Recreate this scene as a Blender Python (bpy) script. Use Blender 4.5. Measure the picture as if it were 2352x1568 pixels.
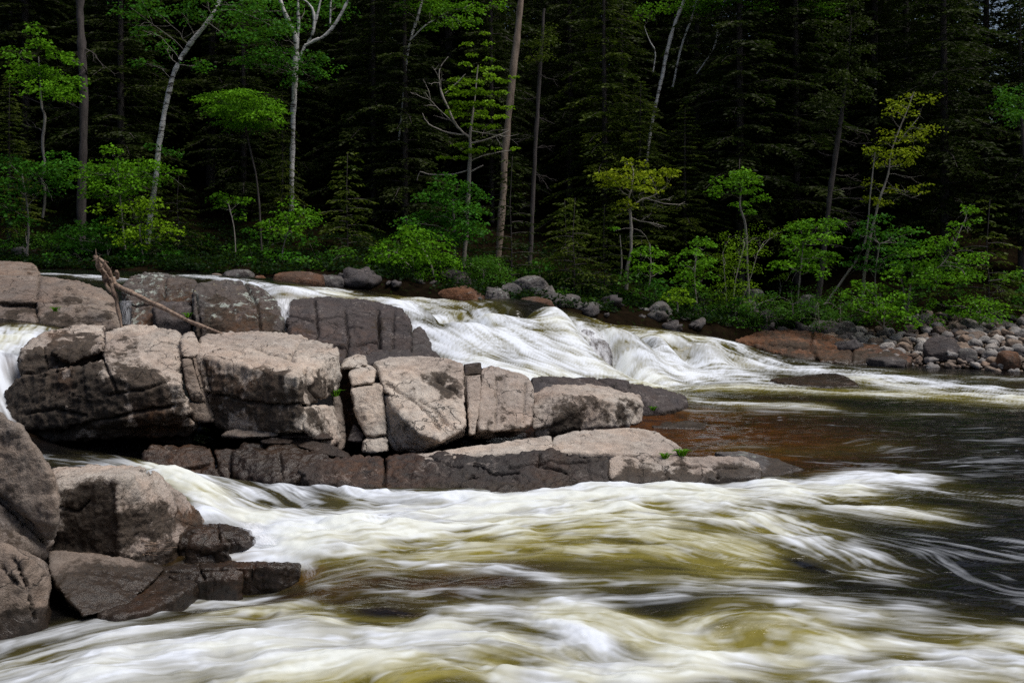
import bpy, bmesh, math, random
import numpy as np
from mathutils import Vector
R = math.radians
scene = bpy.context.scene
for o in list(bpy.data.objects): bpy.data.objects.remove(o)
# ------------------------------------------------------------------ camera
F, CX, CY, H = 2287.0, 1176.0, 600.0, 2.5     # traced pixels are on a 2352 x 1568 frame
cam_data = bpy.data.cameras.new("camera")
cam_data.lens = 35; cam_data.sensor_width = 36; cam_data.sensor_fit = 'HORIZONTAL'
cam_data.shift_y = -184.0 / 2352.0
cam_data.clip_start = 0.1; cam_data.clip_end = 2000
cam = bpy.data.objects.new("camera", cam_data)
cam.location = (0, 0, H); cam.rotation_euler = (R(90), 0, 0)
scene.collection.objects.link(cam); scene.camera = cam
# ------------------------------------------------------------------ light
SUN_EL, SUN_AZ = 66.0, 105.0     # azimuth clockwise from +Y: high over the right, a little behind the camera
world = bpy.data.worlds.new("World"); scene.world = world; world.use_nodes = True
wn = world.node_tree; wn.nodes.clear()
sky = wn.nodes.new('ShaderNodeTexSky'); sky.sky_type = 'NISHITA'; sky.sun_disc = False
sky.sun_elevation = R(SUN_EL); sky.sun_rotation = R(SUN_AZ)
sky.air_density = 1.0; sky.dust_density = 4.0; sky.ozone_density = 1.0
bgn = wn.nodes.new('ShaderNodeBackground'); bgn.inputs['Strength'].default_value = 0.07
wo = wn.nodes.new('ShaderNodeOutputWorld')
wn.links.new(sky.outputs[0], bgn.inputs[0]); wn.links.new(bgn.outputs[0], wo.inputs[0])
sd = bpy.data.lights.new("sun", 'SUN'); sd.energy = 2.8; sd.angle = R(30); sd.color = (1, .97, .93)
sun = bpy.data.objects.new("sun", sd); scene.collection.objects.link(sun)
_d = Vector((math.sin(R(SUN_AZ)) * math.cos(R(SUN_EL)), math.cos(R(SUN_AZ)) * math.cos(R(SUN_EL)), math.sin(R(SUN_EL))))
sun.rotation_euler = _d.to_track_quat('Z', 'Y').to_euler()
scene.view_settings.view_transform = 'Standard'; scene.view_settings.look = 'None'
scene.view_settings.exposure = 0.15; scene.view_settings.gamma = 1.0
scene.render.engine = 'CYCLES'
scene.cycles.max_bounces = 5; scene.cycles.diffuse_bounces = 2; scene.cycles.glossy_bounces = 2
scene.cycles.transmission_bounces = 2; scene.cycles.transparent_max_bounces = 12
scene.cycles.use_denoising = False
scene.cycles.sample_clamp_direct = 1.6; scene.cycles.sample_clamp_indirect = 1.2
scene.cycles.caustics_reflective = False; scene.cycles.caustics_refractive = False
# ------------------------------------------------------------------ helpers
def P(px, py, Y): return np.array(((px - CX) / F * Y, Y, H - (py - CY) / F * Y))
def PZ(px, py, z):
    Y = F * (H - z) / (py - CY); return P(px, py, Y)
def _hash(x, y, z, seed):
    n = (x * 374761393 + y * 668265263 + z * 1440662683 + seed * 974634571) & 0xffffffff
    n = ((n ^ (n >> 13)) * 1274126177) & 0xffffffff
    return ((n ^ (n >> 16)) & 0xffffff) / 8388608.0 - 1.0
def vn(p, seed=0):
    i = np.floor(p).astype(np.int64); f = p - i; u = f * f * (3 - 2 * f)
    x, y, z = i[:, 0], i[:, 1], i[:, 2]; r = 0
    for dx in (0, 1):
        wx = u[:, 0] if dx else 1 - u[:, 0]
        for dy in (0, 1):
            wy = u[:, 1] if dy else 1 - u[:, 1]
            for dz in (0, 1):
                wz = u[:, 2] if dz else 1 - u[:, 2]
                r = r + wx * wy * wz * _hash(x + dx, y + dy, z + dz, seed)
    return r
def vn2(x, y, seed=0):
    ix = np.floor(x).astype(np.int64); iy = np.floor(y).astype(np.int64)
    fx = x - ix; fy = y - iy; ux = fx * fx * (3 - 2 * fx); uy = fy * fy * (3 - 2 * fy)
    s = np.full_like(ix, 7)
    a = _hash(ix, iy, s, seed); b = _hash(ix + 1, iy, s, seed); c = _hash(ix, iy + 1, s, seed); d = _hash(ix + 1, iy + 1, s, seed)
    return (a * (1 - ux) + b * ux) * (1 - uy) + (c * (1 - ux) + d * ux) * uy
def fbm(p, octv=4, seed=0, gain=.5, ridged=False):
    r = 0; a = 1.; t = 0
    q = p
    for k in range(octv):
        v = vn(q, seed + k * 17)
        if ridged: v = 1 - 2 * np.abs(v)
        r = r + a * v; t += a; a *= gain; q = q * 2.03 + 11.3
    return r / t
def fbm2(x, y, octv=4, seed=0, gain=.5):
    r = 0; a = 1.; t = 0
    for k in range(octv):
        r = r + a * vn2(x, y, seed + k * 17); t += a; a *= gain; x = x * 2.03 + 5.1; y = y * 2.03 + 9.7
    return r / t
def sstep(a, b, x):
    t = np.clip((x - a) / (b - a), 0, 1); return t * t * (3 - 2 * t)
def chips(p, size, seed):
    """cell-wise tilted planes: the flat flaked facets of broken granite"""
    q = p / size; i = np.floor(q).astype(np.int64)
    best = np.full(len(p), 1e9); out = np.zeros(len(p))
    for dx in (-1, 0, 1):
        for dy in (-1, 0, 1):
            for dz in (-1, 0, 1):
                cx, cy, cz = i[:, 0] + dx, i[:, 1] + dy, i[:, 2] + dz
                jx = _hash(cx, cy, cz, seed) * .45 + .5; jy = _hash(cx, cy, cz, seed + 1) * .45 + .5; jz = _hash(cx, cy, cz, seed + 2) * .45 + .5
                vx = q[:, 0] - cx - jx; vy = q[:, 1] - cy - jy; vz = q[:, 2] - cz - jz
                d = vx * vx + vy * vy + vz * vz
                m = d < best
                h = (_hash(cx, cy, cz, seed + 3) * vx + _hash(cx, cy, cz, seed + 4) * vy + _hash(cx, cy, cz, seed + 5) * vz) + .35 * _hash(cx, cy, cz, seed + 6)
                out = np.where(m, h, out); best = np.where(m, d, best)
    return out * size
def mesh_np(name, V, Q, attrs=None, smooth=True, mats=()):
    V = np.asarray(V, dtype=np.float32); Q = np.asarray(Q, dtype=np.int32); k = Q.shape[1]
    me = bpy.data.meshes.new(name)
    me.vertices.add(len(V)); me.vertices.foreach_set('co', V.ravel())
    me.loops.add(Q.size); me.loops.foreach_set('vertex_index', Q.ravel())
    me.polygons.add(len(Q)); me.polygons.foreach_set('loop_start', np.arange(0, Q.size, k, dtype=np.int32))
    me.polygons.foreach_set('loop_total', np.full(len(Q), k, dtype=np.int32))
    if smooth: me.polygons.foreach_set('use_smooth', np.ones(len(Q), dtype=bool))
    for n, a in (attrs or {}).items():
        at = me.attributes.new(n, 'FLOAT', 'POINT'); at.data.foreach_set('value', np.asarray(a, dtype=np.float32))
    for m in mats: me.materials.append(m)
    me.update(calc_edges=True)
    return me
def link(o, parent=None):
    scene.collection.objects.link(o)
    if parent is not None: o.parent = parent
    return o
def tag(o, label=None, cat=None, group=None, kind=None):
    if label: o['label'] = label
    if cat: o['category'] = cat
    if group: o['group'] = group
    if kind: o['kind'] = kind
    return o
def obj(name, me, loc=(0, 0, 0), parent=None):
    o = bpy.data.objects.new(name, me); o.location = loc
    return link(o, parent)
def empty(name, loc):
    o = bpy.data.objects.new(name, None); o.location = loc; o.empty_display_size = .1
    return link(o)
def recenter(V):
    c = np.array(((V[:, 0].min() + V[:, 0].max()) / 2, (V[:, 1].min() + V[:, 1].max()) / 2, V[:, 2].min()))
    return V - c, c
def rot_to(d):
    d = d / np.linalg.norm(d); a = np.array((0, 0, 1.)) if abs(d[2]) < .9 else np.array((1., 0, 0))
    u = np.cross(a, d); u /= np.linalg.norm(u); return u, np.cross(d, u)
def tube(pts, rad, n=8, seed=0, rough=.0):
    """tapered, slightly knobbly tube along a polyline -> V, Q"""
    pts = np.array(pts, float); rad = np.array(rad, float)
    m = max(2, int(len(pts)))
    V = []; Q = []
    for k in range(m):
        d = pts[min(k + 1, m - 1)] - pts[max(k - 1, 0)]
        u, w = rot_to(d)
        for j in range(n):
            a = 2 * math.pi * j / n
            r = rad[k] * (1 + rough * math.sin(j * 12.9 + k * 7.3 + seed))
            V.append(pts[k] + (u * math.cos(a) + w * math.sin(a)) * r)
    for k in range(m - 1):
        for j in range(n):
            j2 = (j + 1) % n
            Q.append((k * n + j, k * n + j2, (k + 1) * n + j2, (k + 1) * n + j))
    return np.array(V), np.array(Q)
def smooth_line(pts, sub=5):
    """Catmull-Rom through rows of numbers"""
    p = np.array(pts, float)
    if len(p) < 3: 
        t = np.linspace(0, 1, sub + 1)[:, None]; return p[0] * (1 - t) + p[-1] * t
    q = np.vstack((2 * p[0] - p[1], p, 2 * p[-1] - p[-2])); out = []
    for k in range(1, len(q) - 2):
        for s in range(sub):
            t = s / sub
            out.append(.5 * (2 * q[k] + (q[k + 1] - q[k - 1]) * t + (2 * q[k - 1] - 5 * q[k] + 4 * q[k + 1] - q[k + 2]) * t * t + (3 * q[k] - q[k - 1] - 3 * q[k + 1] + q[k + 2]) * t ** 3))
    out.append(p[-1]); return np.array(out)
def join(parts):
    V = []; Q = []; off = 0
    for v, q in parts:
        V.append(v); Q.append(np.asarray(q) + off); off += len(v)
    return np.vstack(V), np.vstack(Q)
# ------------------------------------------------------------------ node helpers
class G:
    def __init__(s, name):
        s.m = bpy.data.materials.new(name); s.m.use_nodes = True; s.t = s.m.node_tree; s.t.nodes.clear()
    def n(s, typ, props=None, **inp):
        nd = s.t.nodes.new('ShaderNode' + typ)
        for k, v in (props or {}).items(): setattr(nd, k, v)
        for k, v in inp.items():
            key = k.replace('_', ' ')
            if key.startswith('i') and key[1:].isdigit(): sock = nd.inputs[int(key[1:])]
            else: sock = nd.inputs[key]
            if isinstance(v, bpy.types.NodeSocket): s.t.links.new(v, sock)
            elif isinstance(v, tuple) and len(v) == 3 and sock.type == 'RGBA': sock.default_value = (*v, 1)
            else: sock.default_value = v
        return nd
    def attr(s, name): return s.n('Attribute', dict(attribute_name=name)).outputs['Fac']
    def math(s, op, a, b=0.0, c=0.0, clamp=False):
        return s.n('Math', dict(operation=op, use_clamp=clamp), i0=a, i1=b, i2=c).outputs[0]
    def mix(s, f, a, b, mode='MIX'):
        return s.n('MixRGB', dict(blend_type=mode), Fac=f, Color1=a, Color2=b).outputs[0]
    def noise(s, vec, scale, detail=4., rough=.55, dist=0.):
        return s.n('TexNoise', None, Vector=vec, Scale=scale, Detail=detail, Roughness=rough, Distortion=dist).outputs['Fac']
    def map(s, v, a, b, c=0., d=1., smooth=False):
        nd = s.n('MapRange', dict(clamp=True, interpolation_type='SMOOTHSTEP' if smooth else 'LINEAR'), Value=v)
        nd.inputs[1].default_value = a; nd.inputs[2].default_value = b; nd.inputs[3].default_value = c; nd.inputs[4].default_value = d
        return nd.outputs[0]
    def out(s, surf, disp=None):
        o = s.n('OutputMaterial', None, Surface=surf)
        return s.m
# ------------------------------------------------------------------ materials
def rock_mat(name, c1, c2, pink, dark=(.018, .014, .011), lichen=0.0, rough=.8, mottle=1.0):
    g = G(name)
    pos = g.n('NewGeometry').outputs['Position']
    big = g.noise(pos, 1.1, 3); mid = g.noise(pos, 6.0, 6, .65); fine = g.noise(pos, 55, 5, .7)
    col = g.mix(g.map(big, .38, .62), c1, c2)
    col = g.mix(g.map(g.noise(pos, 2.3, 5, .6), .50, .72, 0, .5), col, pink)
    col = g.mix(g.map(mid, .34, .66), g.mix(1, col, (.66, .63, .61), 'MULTIPLY'), col)
    col = g.mix(g.map(g.noise(pos, .55, 2), .36, .64), g.mix(1, col, (.72, .70, .71), 'MULTIPLY'), g.mix(1, col, (1.15, 1.15, 1.13), 'MULTIPLY'))
    # mineral speckle
    col = g.mix(g.map(fine, .30, .52), g.mix(1, col, (.64, .61, .60), 'MULTIPLY'), col)
    col = g.mix(g.map(g.noise(pos, 120, 2, .6), .62, .72, 0, .28), col, (.62, .57, .53))
    # pale hairline veins
    v = g.n('Mapping', None, Vector=pos); v.inputs['Scale'].default_value = (1.2, 1.2, 3.2); v.inputs['Rotation'].default_value = (.3, .5, .2)
    vn_ = g.noise(v.outputs[0], 1.9, 7, .62, .6)
    vein = g.math('SUBTRACT', 1.0, g.map(g.math('ABSOLUTE', g.math('SUBTRACT', vn_, .5)), 0, .012))
    vein = g.math('MULTIPLY', vein, g.map(g.noise(pos, 3.1, 3), .50, .62, 0, .55))
    col = g.mix(vein, col, (.50, .44, .40))
    if lichen:
        lv = g.noise(pos, 7.0, 7, .72)
        lm = g.math('MULTIPLY', g.map(lv, .53, .57), g.map(g.noise(pos, 1.7, 3), .46, .54))
        lm = g.math('MULTIPLY', lm, lichen)
        col = g.mix(lm, col, (.36, .40, .36))
        om = g.math('MULTIPLY', g.map(g.noise(pos, 14, 5, .7), .64, .68), lichen * .6)
        col = g.mix(om, col, (.42, .40, .20))
    # hairline joints
    wv = g.n('VectorMath', dict(operation='ADD'), i0=pos, i1=g.n('VectorMath', dict(operation='SCALE'), i0=g.n('TexNoise', None, Vector=pos, Scale=2.2, Detail=4.).outputs['Color'], Scale=.55).outputs[0]).outputs[0]
    vm = g.n('Mapping', None, Vector=wv); vm.inputs['Scale'].default_value = (1.0, 1.0, 1.7); vm.inputs['Rotation'].default_value = (.2, .35, .4)
    ve = g.n('TexVoronoi', dict(feature='DISTANCE_TO_EDGE'), Vector=vm.outputs[0], Scale=2.1).outputs['Distance']
    joint = g.math('MULTIPLY', g.map(ve, .004, .020, 1, 0), g.map(g.noise(pos, 1.3, 3), .46, .56))
    col = g.mix(g.math('MULTIPLY', joint, .8), col, (.03, .026, .024))
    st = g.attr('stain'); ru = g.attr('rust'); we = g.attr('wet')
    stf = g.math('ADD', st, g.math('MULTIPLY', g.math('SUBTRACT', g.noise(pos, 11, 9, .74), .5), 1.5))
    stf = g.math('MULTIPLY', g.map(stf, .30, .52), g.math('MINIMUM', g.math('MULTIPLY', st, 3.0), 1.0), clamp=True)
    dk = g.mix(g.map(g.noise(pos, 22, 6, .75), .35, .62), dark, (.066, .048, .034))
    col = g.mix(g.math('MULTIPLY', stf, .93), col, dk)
    ruf = g.math('MULTIPLY', ru, g.map(g.noise(pos, 8, 6, .7), .36, .64, 0, .85), clamp=True)
    col = g.mix(ruf, col, (.17, .066, .018))
    col = g.mix(g.math('MULTIPLY', we, .55), col, g.mix(1, col, (.30, .25, .21), 'MULTIPLY'))
    ro = g.map(we, 0, 1, rough, .30)
    ro = g.math('ADD', ro, g.math('MULTIPLY', g.math('SUBTRACT', mid, .5), .25), clamp=True)
    hgt = g.math('ADD', g.math('MULTIPLY', g.noise(pos, 28, 8, .68), .75), g.math('SUBTRACT', g.math('MULTIPLY', fine, .30), g.math('MULTIPLY', joint, .35)))
    bmp = g.n('Bump', None, Height=hgt, Strength=g.map(we, 0, 1, 1.0, .5), Distance=.036).outputs[0]
    b = g.n('BsdfPrincipled', None, Base_Color=col, Roughness=ro, Normal=bmp)
    g.t.links.new(g.map(we, 0, 1, .25, .42), b.inputs['Specular IOR Level'])
    return g.out(b.outputs[0])
M = {}
M['pale'] = rock_mat('granite_pale', (.61, .525, .45), (.49, .445, .40), (.68, .52, .41))
M['brown'] = rock_mat('granite_brown', (.31, .25, .205), (.245, .21, .185), (.36, .26, .195))
M['grey'] = rock_mat('granite_grey', (.17, .16, .155), (.115, .11, .112), (.21, .175, .15), lichen=.5)
M['dark'] = rock_mat('granite_dark', (.058, .046, .041), (.036, .031, .031), (.10, .060, .040))
M['lichen'] = rock_mat('granite_lichen', (.13, .11, .10), (.09, .082, .08), (.17, .125, .10), lichen=1.0)
M['wet'] = rock_mat('granite_wet_brown', (.060, .037, .024), (.036, .026, .021), (.11, .052, .020))
M['rust'] = rock_mat('granite_rust', (.19, .085, .04), (.10, .06, .042), (.24, .10, .035))
M['purple'] = rock_mat('granite_purple', (.105, .090, .088), (.066, .059, .062), (.14, .10, .085))
# ------------------------------------------------------------------ rock builder
def hull(bm, pts):
    vs = [bm.verts.new(p) for p in pts]
    r = bmesh.ops.convex_hull(bm, input=vs)
    junk = [e for e in r['geom_interior'] + r['geom_unused'] if isinstance(e, bmesh.types.BMVert)]
    if junk: bmesh.ops.delete(bm, geom=list(set(junk)), context='VERTS')
def remeshed(bm, vox):
    me = bpy.data.meshes.new('tmp'); bm.to_mesh(me); bm.free()
    o = bpy.data.objects.new('tmp', me); scene.collection.objects.link(o)
    md = o.modifiers.new('r', 'REMESH'); md.mode = 'VOXEL'; md.voxel_size = vox
    dg = bpy.context.evaluated_depsgraph_get(); dg.update()
    ev = o.evaluated_get(dg); m2 = bpy.data.meshes.new_from_object(ev)
    bpy.data.objects.remove(o); bpy.data.meshes.remove(me)
    n = len(m2.vertices); V = np.empty(n * 3); m2.vertices.foreach_get('co', V)
    N = np.empty(n * 3); m2.vertices.foreach_get('normal', N)
    Q = np.array([p.vertices[:] for p in m2.polygons if len(p.vertices) == 4], dtype=np.int32)
    bpy.data.meshes.remove(m2)
    return V.reshape(-1, 3), N.reshape(-1, 3), Q
def seg_d(px, py, pts):
    d = np.full(px.shape, 1e9)
    for (x0, y0), (x1, y1) in zip(pts[:-1], pts[1:]):
        dx, dy = x1 - x0, y1 - y0; L = dx * dx + dy * dy + 1e-9
        t = np.clip(((px - x0) * dx + (py - y0) * dy) / L, 0, 1)
        d = np.minimum(d, np.hypot(px - x0 - t * dx, py - y0 - t * dy))
    return d
_seed = [100]
def B(pts, base=None, back=0.0, drop=.0):
    """3-D corner points of one convex block; back = how far it runs on behind, base = z it goes down to"""
    p = [P(*q) for q in pts]
    if back:
        far = np.array([P(q[0], q[1], q[2] + back) for q in pts]); c = far.mean(0)
        p = p + [c + (q - c) * np.array((.9, 1, .88)) - np.array((0, 0, drop * back * .3)) for q in far]
    if base is not None: p = p + [np.array((q[0], q[1], base)) for q in p]
    return p
def rock(name, label, pieces, mat='pale', vox=.024, chip=.16, lump=.05, crag=.022, cracks=(), stain_shades=(), rusts=(), tide=None,
         wet=0.0, stain0=0.0, rust0=0.0, cat='rock', group=None, chipsize=.33, round_=1, strata=0.0):
    _seed[0] += 31; sd_ = _seed[0]
    bm = bmesh.new()
    for p in pieces: hull(bm, p)
    V, N, Q = remeshed(bm, vox)
    # soften the corners a little first
    e = np.vstack((Q[:, (0, 1)], Q[:, (1, 2)], Q[:, (2, 3)], Q[:, (3, 0)]))
    for _ in range(round_):
        acc = np.zeros_like(V); cnt = np.zeros(len(V))
        for k in range(3): acc[:, k] = np.bincount(e[:, 0], V[e[:, 1], k], len(V)) + np.bincount(e[:, 1], V[e[:, 0], k], len(V))
        cnt = np.bincount(e[:, 0], minlength=len(V)) + np.bincount(e[:, 1], minlength=len(V))
        V = V * .4 + .6 * acc / np.maximum(cnt, 1)[:, None]
    crag = crag * 1.5; lump *= .5; chip *= .6
    d = lump * fbm(V / .75, 3, sd_) + chip * .5 * chips(V + .06 * np.stack((vn(V * 3, 5), vn(V * 3, 6), vn(V * 3, 7)), 1), chipsize, sd_ + 3) 
    d += chip * .34 * chips(V, chipsize * .38, sd_ + 9) + min(.30, chip * 3) * chips(V * np.array((1, 1, 1.8)), .10, sd_ + 11) * .5
    d += crag * fbm(V / .16, 5, sd_ + 5, .6, True) + crag * .55 * fbm(V / .07, 3, sd_ + 6)
    if strata: 
        s = V[:, 2] + .18 * V[:, 0] + .07 * fbm(V / .6, 3, sd_ + 8)
        d += strata * (np.abs((s / .13) % 1.0 - .5) * 2 - .5) * sstep(-.3, .4, fbm(V / .5, 2, sd_ + 4))
    ppx = CX + V[:, 0] / V[:, 1] * F; ppy = CY - (V[:, 2] - H) / V[:, 1] * F
    wob = 3.5 * fbm(V / .12, 3, sd_ + 12); wob2 = 3.5 * fbm(V / .12, 3, sd_ + 13)
    for c in cracks:
        pts, w, dep = c if isinstance(c, tuple) else (c, 2.6, .07)
        w *= .75; dep *= 1.25
        q = seg_d(ppx + wob, ppy + wob2, pts); d -= dep * np.exp(-(q / w) ** 2) * (0.55 + .6 * fbm(V / .3, 2, sd_ + 14) ** 2 + .4)
    V2 = V + N * d[:, None]
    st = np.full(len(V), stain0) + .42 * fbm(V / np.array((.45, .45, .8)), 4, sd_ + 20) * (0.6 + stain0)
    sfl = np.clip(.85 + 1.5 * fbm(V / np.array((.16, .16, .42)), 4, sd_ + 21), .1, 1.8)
    for (sx, sy, r, v) in stain_shades:  # staining together with the shade of front faces, both painted as dark colour
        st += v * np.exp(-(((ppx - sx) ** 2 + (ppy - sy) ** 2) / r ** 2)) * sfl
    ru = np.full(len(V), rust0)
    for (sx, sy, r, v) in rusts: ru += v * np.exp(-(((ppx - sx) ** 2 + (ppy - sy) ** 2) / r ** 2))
    wt = np.full(len(V), wet)
    if tide is not None:
        band = 1 - sstep(tide[0], tide[0] + tide[1], V[:, 2] + .5 * tide[1] * fbm(V / .35, 4, sd_ + 22))
        st += .85 * band; wt = np.maximum(wt, band)
    V3, c = recenter(V2)
    me = mesh_np(name, V3, Q, dict(stain=np.clip(st, 0, 1), rust=np.clip(ru, 0, 1), wet=np.clip(wt, 0, 1)), mats=[M[mat]])
    return tag(obj(name, me, c), label, cat, group)
def boulder(label, x0, y0, x1, y1, Y, mat='grey', name='boulder', flat=1.0, group=None, seed=None, vox=None, sink=.25, **kw):
    """rounded boulder filling a traced box at distance Y"""
    rg = np.random.RandomState(seed if seed is not None else int(x0 * 7 + y0) % 100000)
    a = P(x0, y1, Y); b = P(x1, y0, Y); w = (b[0] - a[0]) / 2; h = (b[2] - a[2]) / 2
    c = np.array(((a[0] + b[0]) / 2, Y + w * .7, (a[2] + b[2]) / 2))
    n = 26; u = rg.randn(n, 3); u /= np.linalg.norm(u, axis=1)[:, None]
    u = np.sign(u) * np.abs(u) ** .72; u = np.vstack((u, [(1, 0, -.2), (-1, 0, -.2), (.1, 0, 1), (-.3, .2, .93), (.4, -.2, .88), (0, -1, -.1), (0, 1, 0), (.7, -.5, -.9), (-.7, -.5, -.9)]))
    u /= np.maximum(1, np.abs(u).max(1))[:, None]
    pts = c + u * np.array((w, w * .8 * flat, h)); pts = list(pts) + [q - np.array((0, 0, h * sink)) for q in pts]
    s = max(.02, min(w, h) / 16)
    sc = min(1.0, (w + h) / 1.2)
    k = dict(chip=.10 * sc, lump=.05 * sc, crag=.014 * sc, chipsize=.4 * max(.35, sc), round_=3); k.update(kw)
    return rock(name, label, [pts], mat, vox or s, group=group, **k)
# ------------------------------------------------------------------ rocks: near left
rock('boulder', 'big rounded brown boulder leaning in from the left edge, nearest to the water', [
    B([(-60, 940, 7.7), (0, 955, 7.6), (40, 978, 7.55), (85, 1038, 7.5), (118, 1088, 7.45), (131, 1150, 7.4), (128, 1200, 7.4), (120, 1236, 7.5), (85, 1195, 7.42), (50, 1165, 7.42), (0, 1090, 7.5), (-60, 1080, 7.5)], back=1.2, drop=.25)],
    'brown', .015, .07, .04, .018, stain_shades=[(20, 1130, 40, .3)], stain0=.05)
rock('slab', 'dark cracked slab tucked under the leaning brown boulder at the left', [
    B([(-60, 1080, 7.62), (0, 1105, 7.58), (45, 1165, 7.55), (100, 1225, 7.6), (120, 1245, 7.7), (105, 1262, 7.6), (60, 1240, 7.45), (0, 1200, 7.4), (-60, 1180, 7.4)], back=1.),
    B([(-60, 1190, 7.3), (0, 1215, 7.3), (60, 1246, 7.35), (105, 1262, 7.5), (100, 1282, 7.5), (40, 1275, 7.25), (0, 1250, 7.2), (-60, 1240, 7.2)], back=1.)],
    'brown', .02, .16, .05, .02, stain0=.3, cracks=[[(0, 1150), (60, 1205), (110, 1250)]], tide=None)
rock('boulder', 'lowest dark brown boulder at the left edge, foot in black shade', [
    B([(-60, 1225, 7.2), (0, 1250, 7.1), (60, 1285, 7.0), (98, 1290, 7.2), (112, 1330, 7.2), (106, 1370, 7.1), (80, 1425, 7.0), (20, 1440, 6.9), (-60, 1440, 6.8)], back=1., base=-.4)],
    'brown', .02, .12, .05, .018, stain0=.22, cracks=[[(30, 1280), (60, 1340), (80, 1420)], [(0, 1300), (40, 1340)]], tide=(0, .1))
rock('boulder', 'square boulder with a flat pale top and a dark front beside the leaning boulder', [
    B([(120, 1078, 8.9), (200, 1070, 9.0), (318, 1069, 9.05), (332, 1076, 8.9), (288, 1094, 8.32), (270, 1096, 8.25), (200, 1112, 8.28), (130, 1112, 8.35), (115, 1160, 8.3)], base=-.3),
    B([(288, 1094, 8.3), (335, 1080, 8.8), (350, 1082, 8.9), (378, 1112, 9.05), (415, 1145, 9.1), (455, 1172, 9.2), (468, 1192, 9.15), (390, 1258, 8.5), (300, 1282, 8.25), (276, 1240, 8.2), (268, 1120, 8.22)], base=-.3)],
    'pale', .015, .12, .04, .018, stain_shades=[(170, 1150, 45, .8), (215, 1195, 55, .8), (150, 1230, 60, .8), (240, 1240, 50, .9), (245, 1122, 28, .6), (200, 1130, 22, .4), (440, 1190, 28, .6), (400, 1210, 45, .5), (330, 1190, 50, .36), (340, 1245, 45, .45), (380, 1150, 35, .35)],  # front and side spots add painted face shade to the rock's own staining
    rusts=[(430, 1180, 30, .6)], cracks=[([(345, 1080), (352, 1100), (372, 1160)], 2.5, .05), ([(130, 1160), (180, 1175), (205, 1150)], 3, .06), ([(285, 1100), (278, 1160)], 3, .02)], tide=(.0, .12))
rock('boulder', 'low wedge shaped brown boulder below the square boulder, tip in the water', [
    B([(112, 1266, 7.9), (150, 1267, 7.95), (200, 1270, 8.0), (290, 1285, 8.1), (372, 1302, 8.2), (380, 1306, 8.1), (300, 1385, 7.45), (225, 1408, 7.3), (192, 1416, 7.22), (172, 1392, 7.3), (118, 1335, 7.5), (110, 1290, 7.7)], back=.5, drop=.2)],
    'brown', .018, .09, .04, .016, stain_shades=[(200, 1380, 60, .5), (300, 1350, 60, .45)], tide=(-.02, .22), cracks=[([(268, 1285), (275, 1310)], 2.2, .03)])
rock('slab', 'thin black slab with a straight front edge awash in the near rapids', [
    B([(345, 1312, 8.14), (430, 1304, 8.2), (520, 1303, 8.12), (560, 1298, 8.2), (640, 1300, 8.08), (686, 1301, 8.16), (690, 1293, 8.4), (560, 1291, 8.5), (400, 1298, 8.46)], base=-.4),
    B([(380, 1318, 8.02), (470, 1312, 8.0), (560, 1310, 8.02), (540, 1330, 7.95), (420, 1334, 7.95)], base=-.4)],
    'wet', .014, .09, .03, .016, wet=1, stain0=.5, tide=(-.1, .15), rusts=[(560, 1296, 60, .4)], cracks=[([(455, 1300), (470, 1330)], 2.5, .05), ([(585, 1296), (575, 1330)], 2.5, .05)])
rock('rock', 'small black rock with water fanning over it beside the square boulder', [
    B([(395, 1222, 8.78), (430, 1210, 9.0), (500, 1204, 9.05), (556, 1212, 9.0), (590, 1230, 8.8), (500, 1216, 8.72), (440, 1220, 8.68), (560, 1244, 8.66), (410, 1246, 8.62)], base=-.4),
    B([(440, 1226, 8.6), (510, 1222, 8.62), (530, 1250, 8.5), (430, 1254, 8.5)], base=-.4)],
    'wet', .014, .12, .04, .018, wet=1, stain0=.5, tide=(-.1, .15), rusts=[(470, 1225, 40, .4)], cracks=[([(500, 1208), (505, 1245)], 2.5, .06)])
rock('slab', 'black wet slab sloping from the wedge boulder into the near rapids', [
    B([(300, 1338, 7.95), (372, 1310, 8.25), (430, 1312, 8.2), (455, 1336, 7.95), (420, 1362, 7.7), (340, 1400, 7.35), (262, 1418, 7.2), (225, 1410, 7.3)], base=-.5)], 'wet', .016, .05, .03, .014, wet=1, stain0=.55, rusts=[(330, 1370, 40, .4)])
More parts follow.
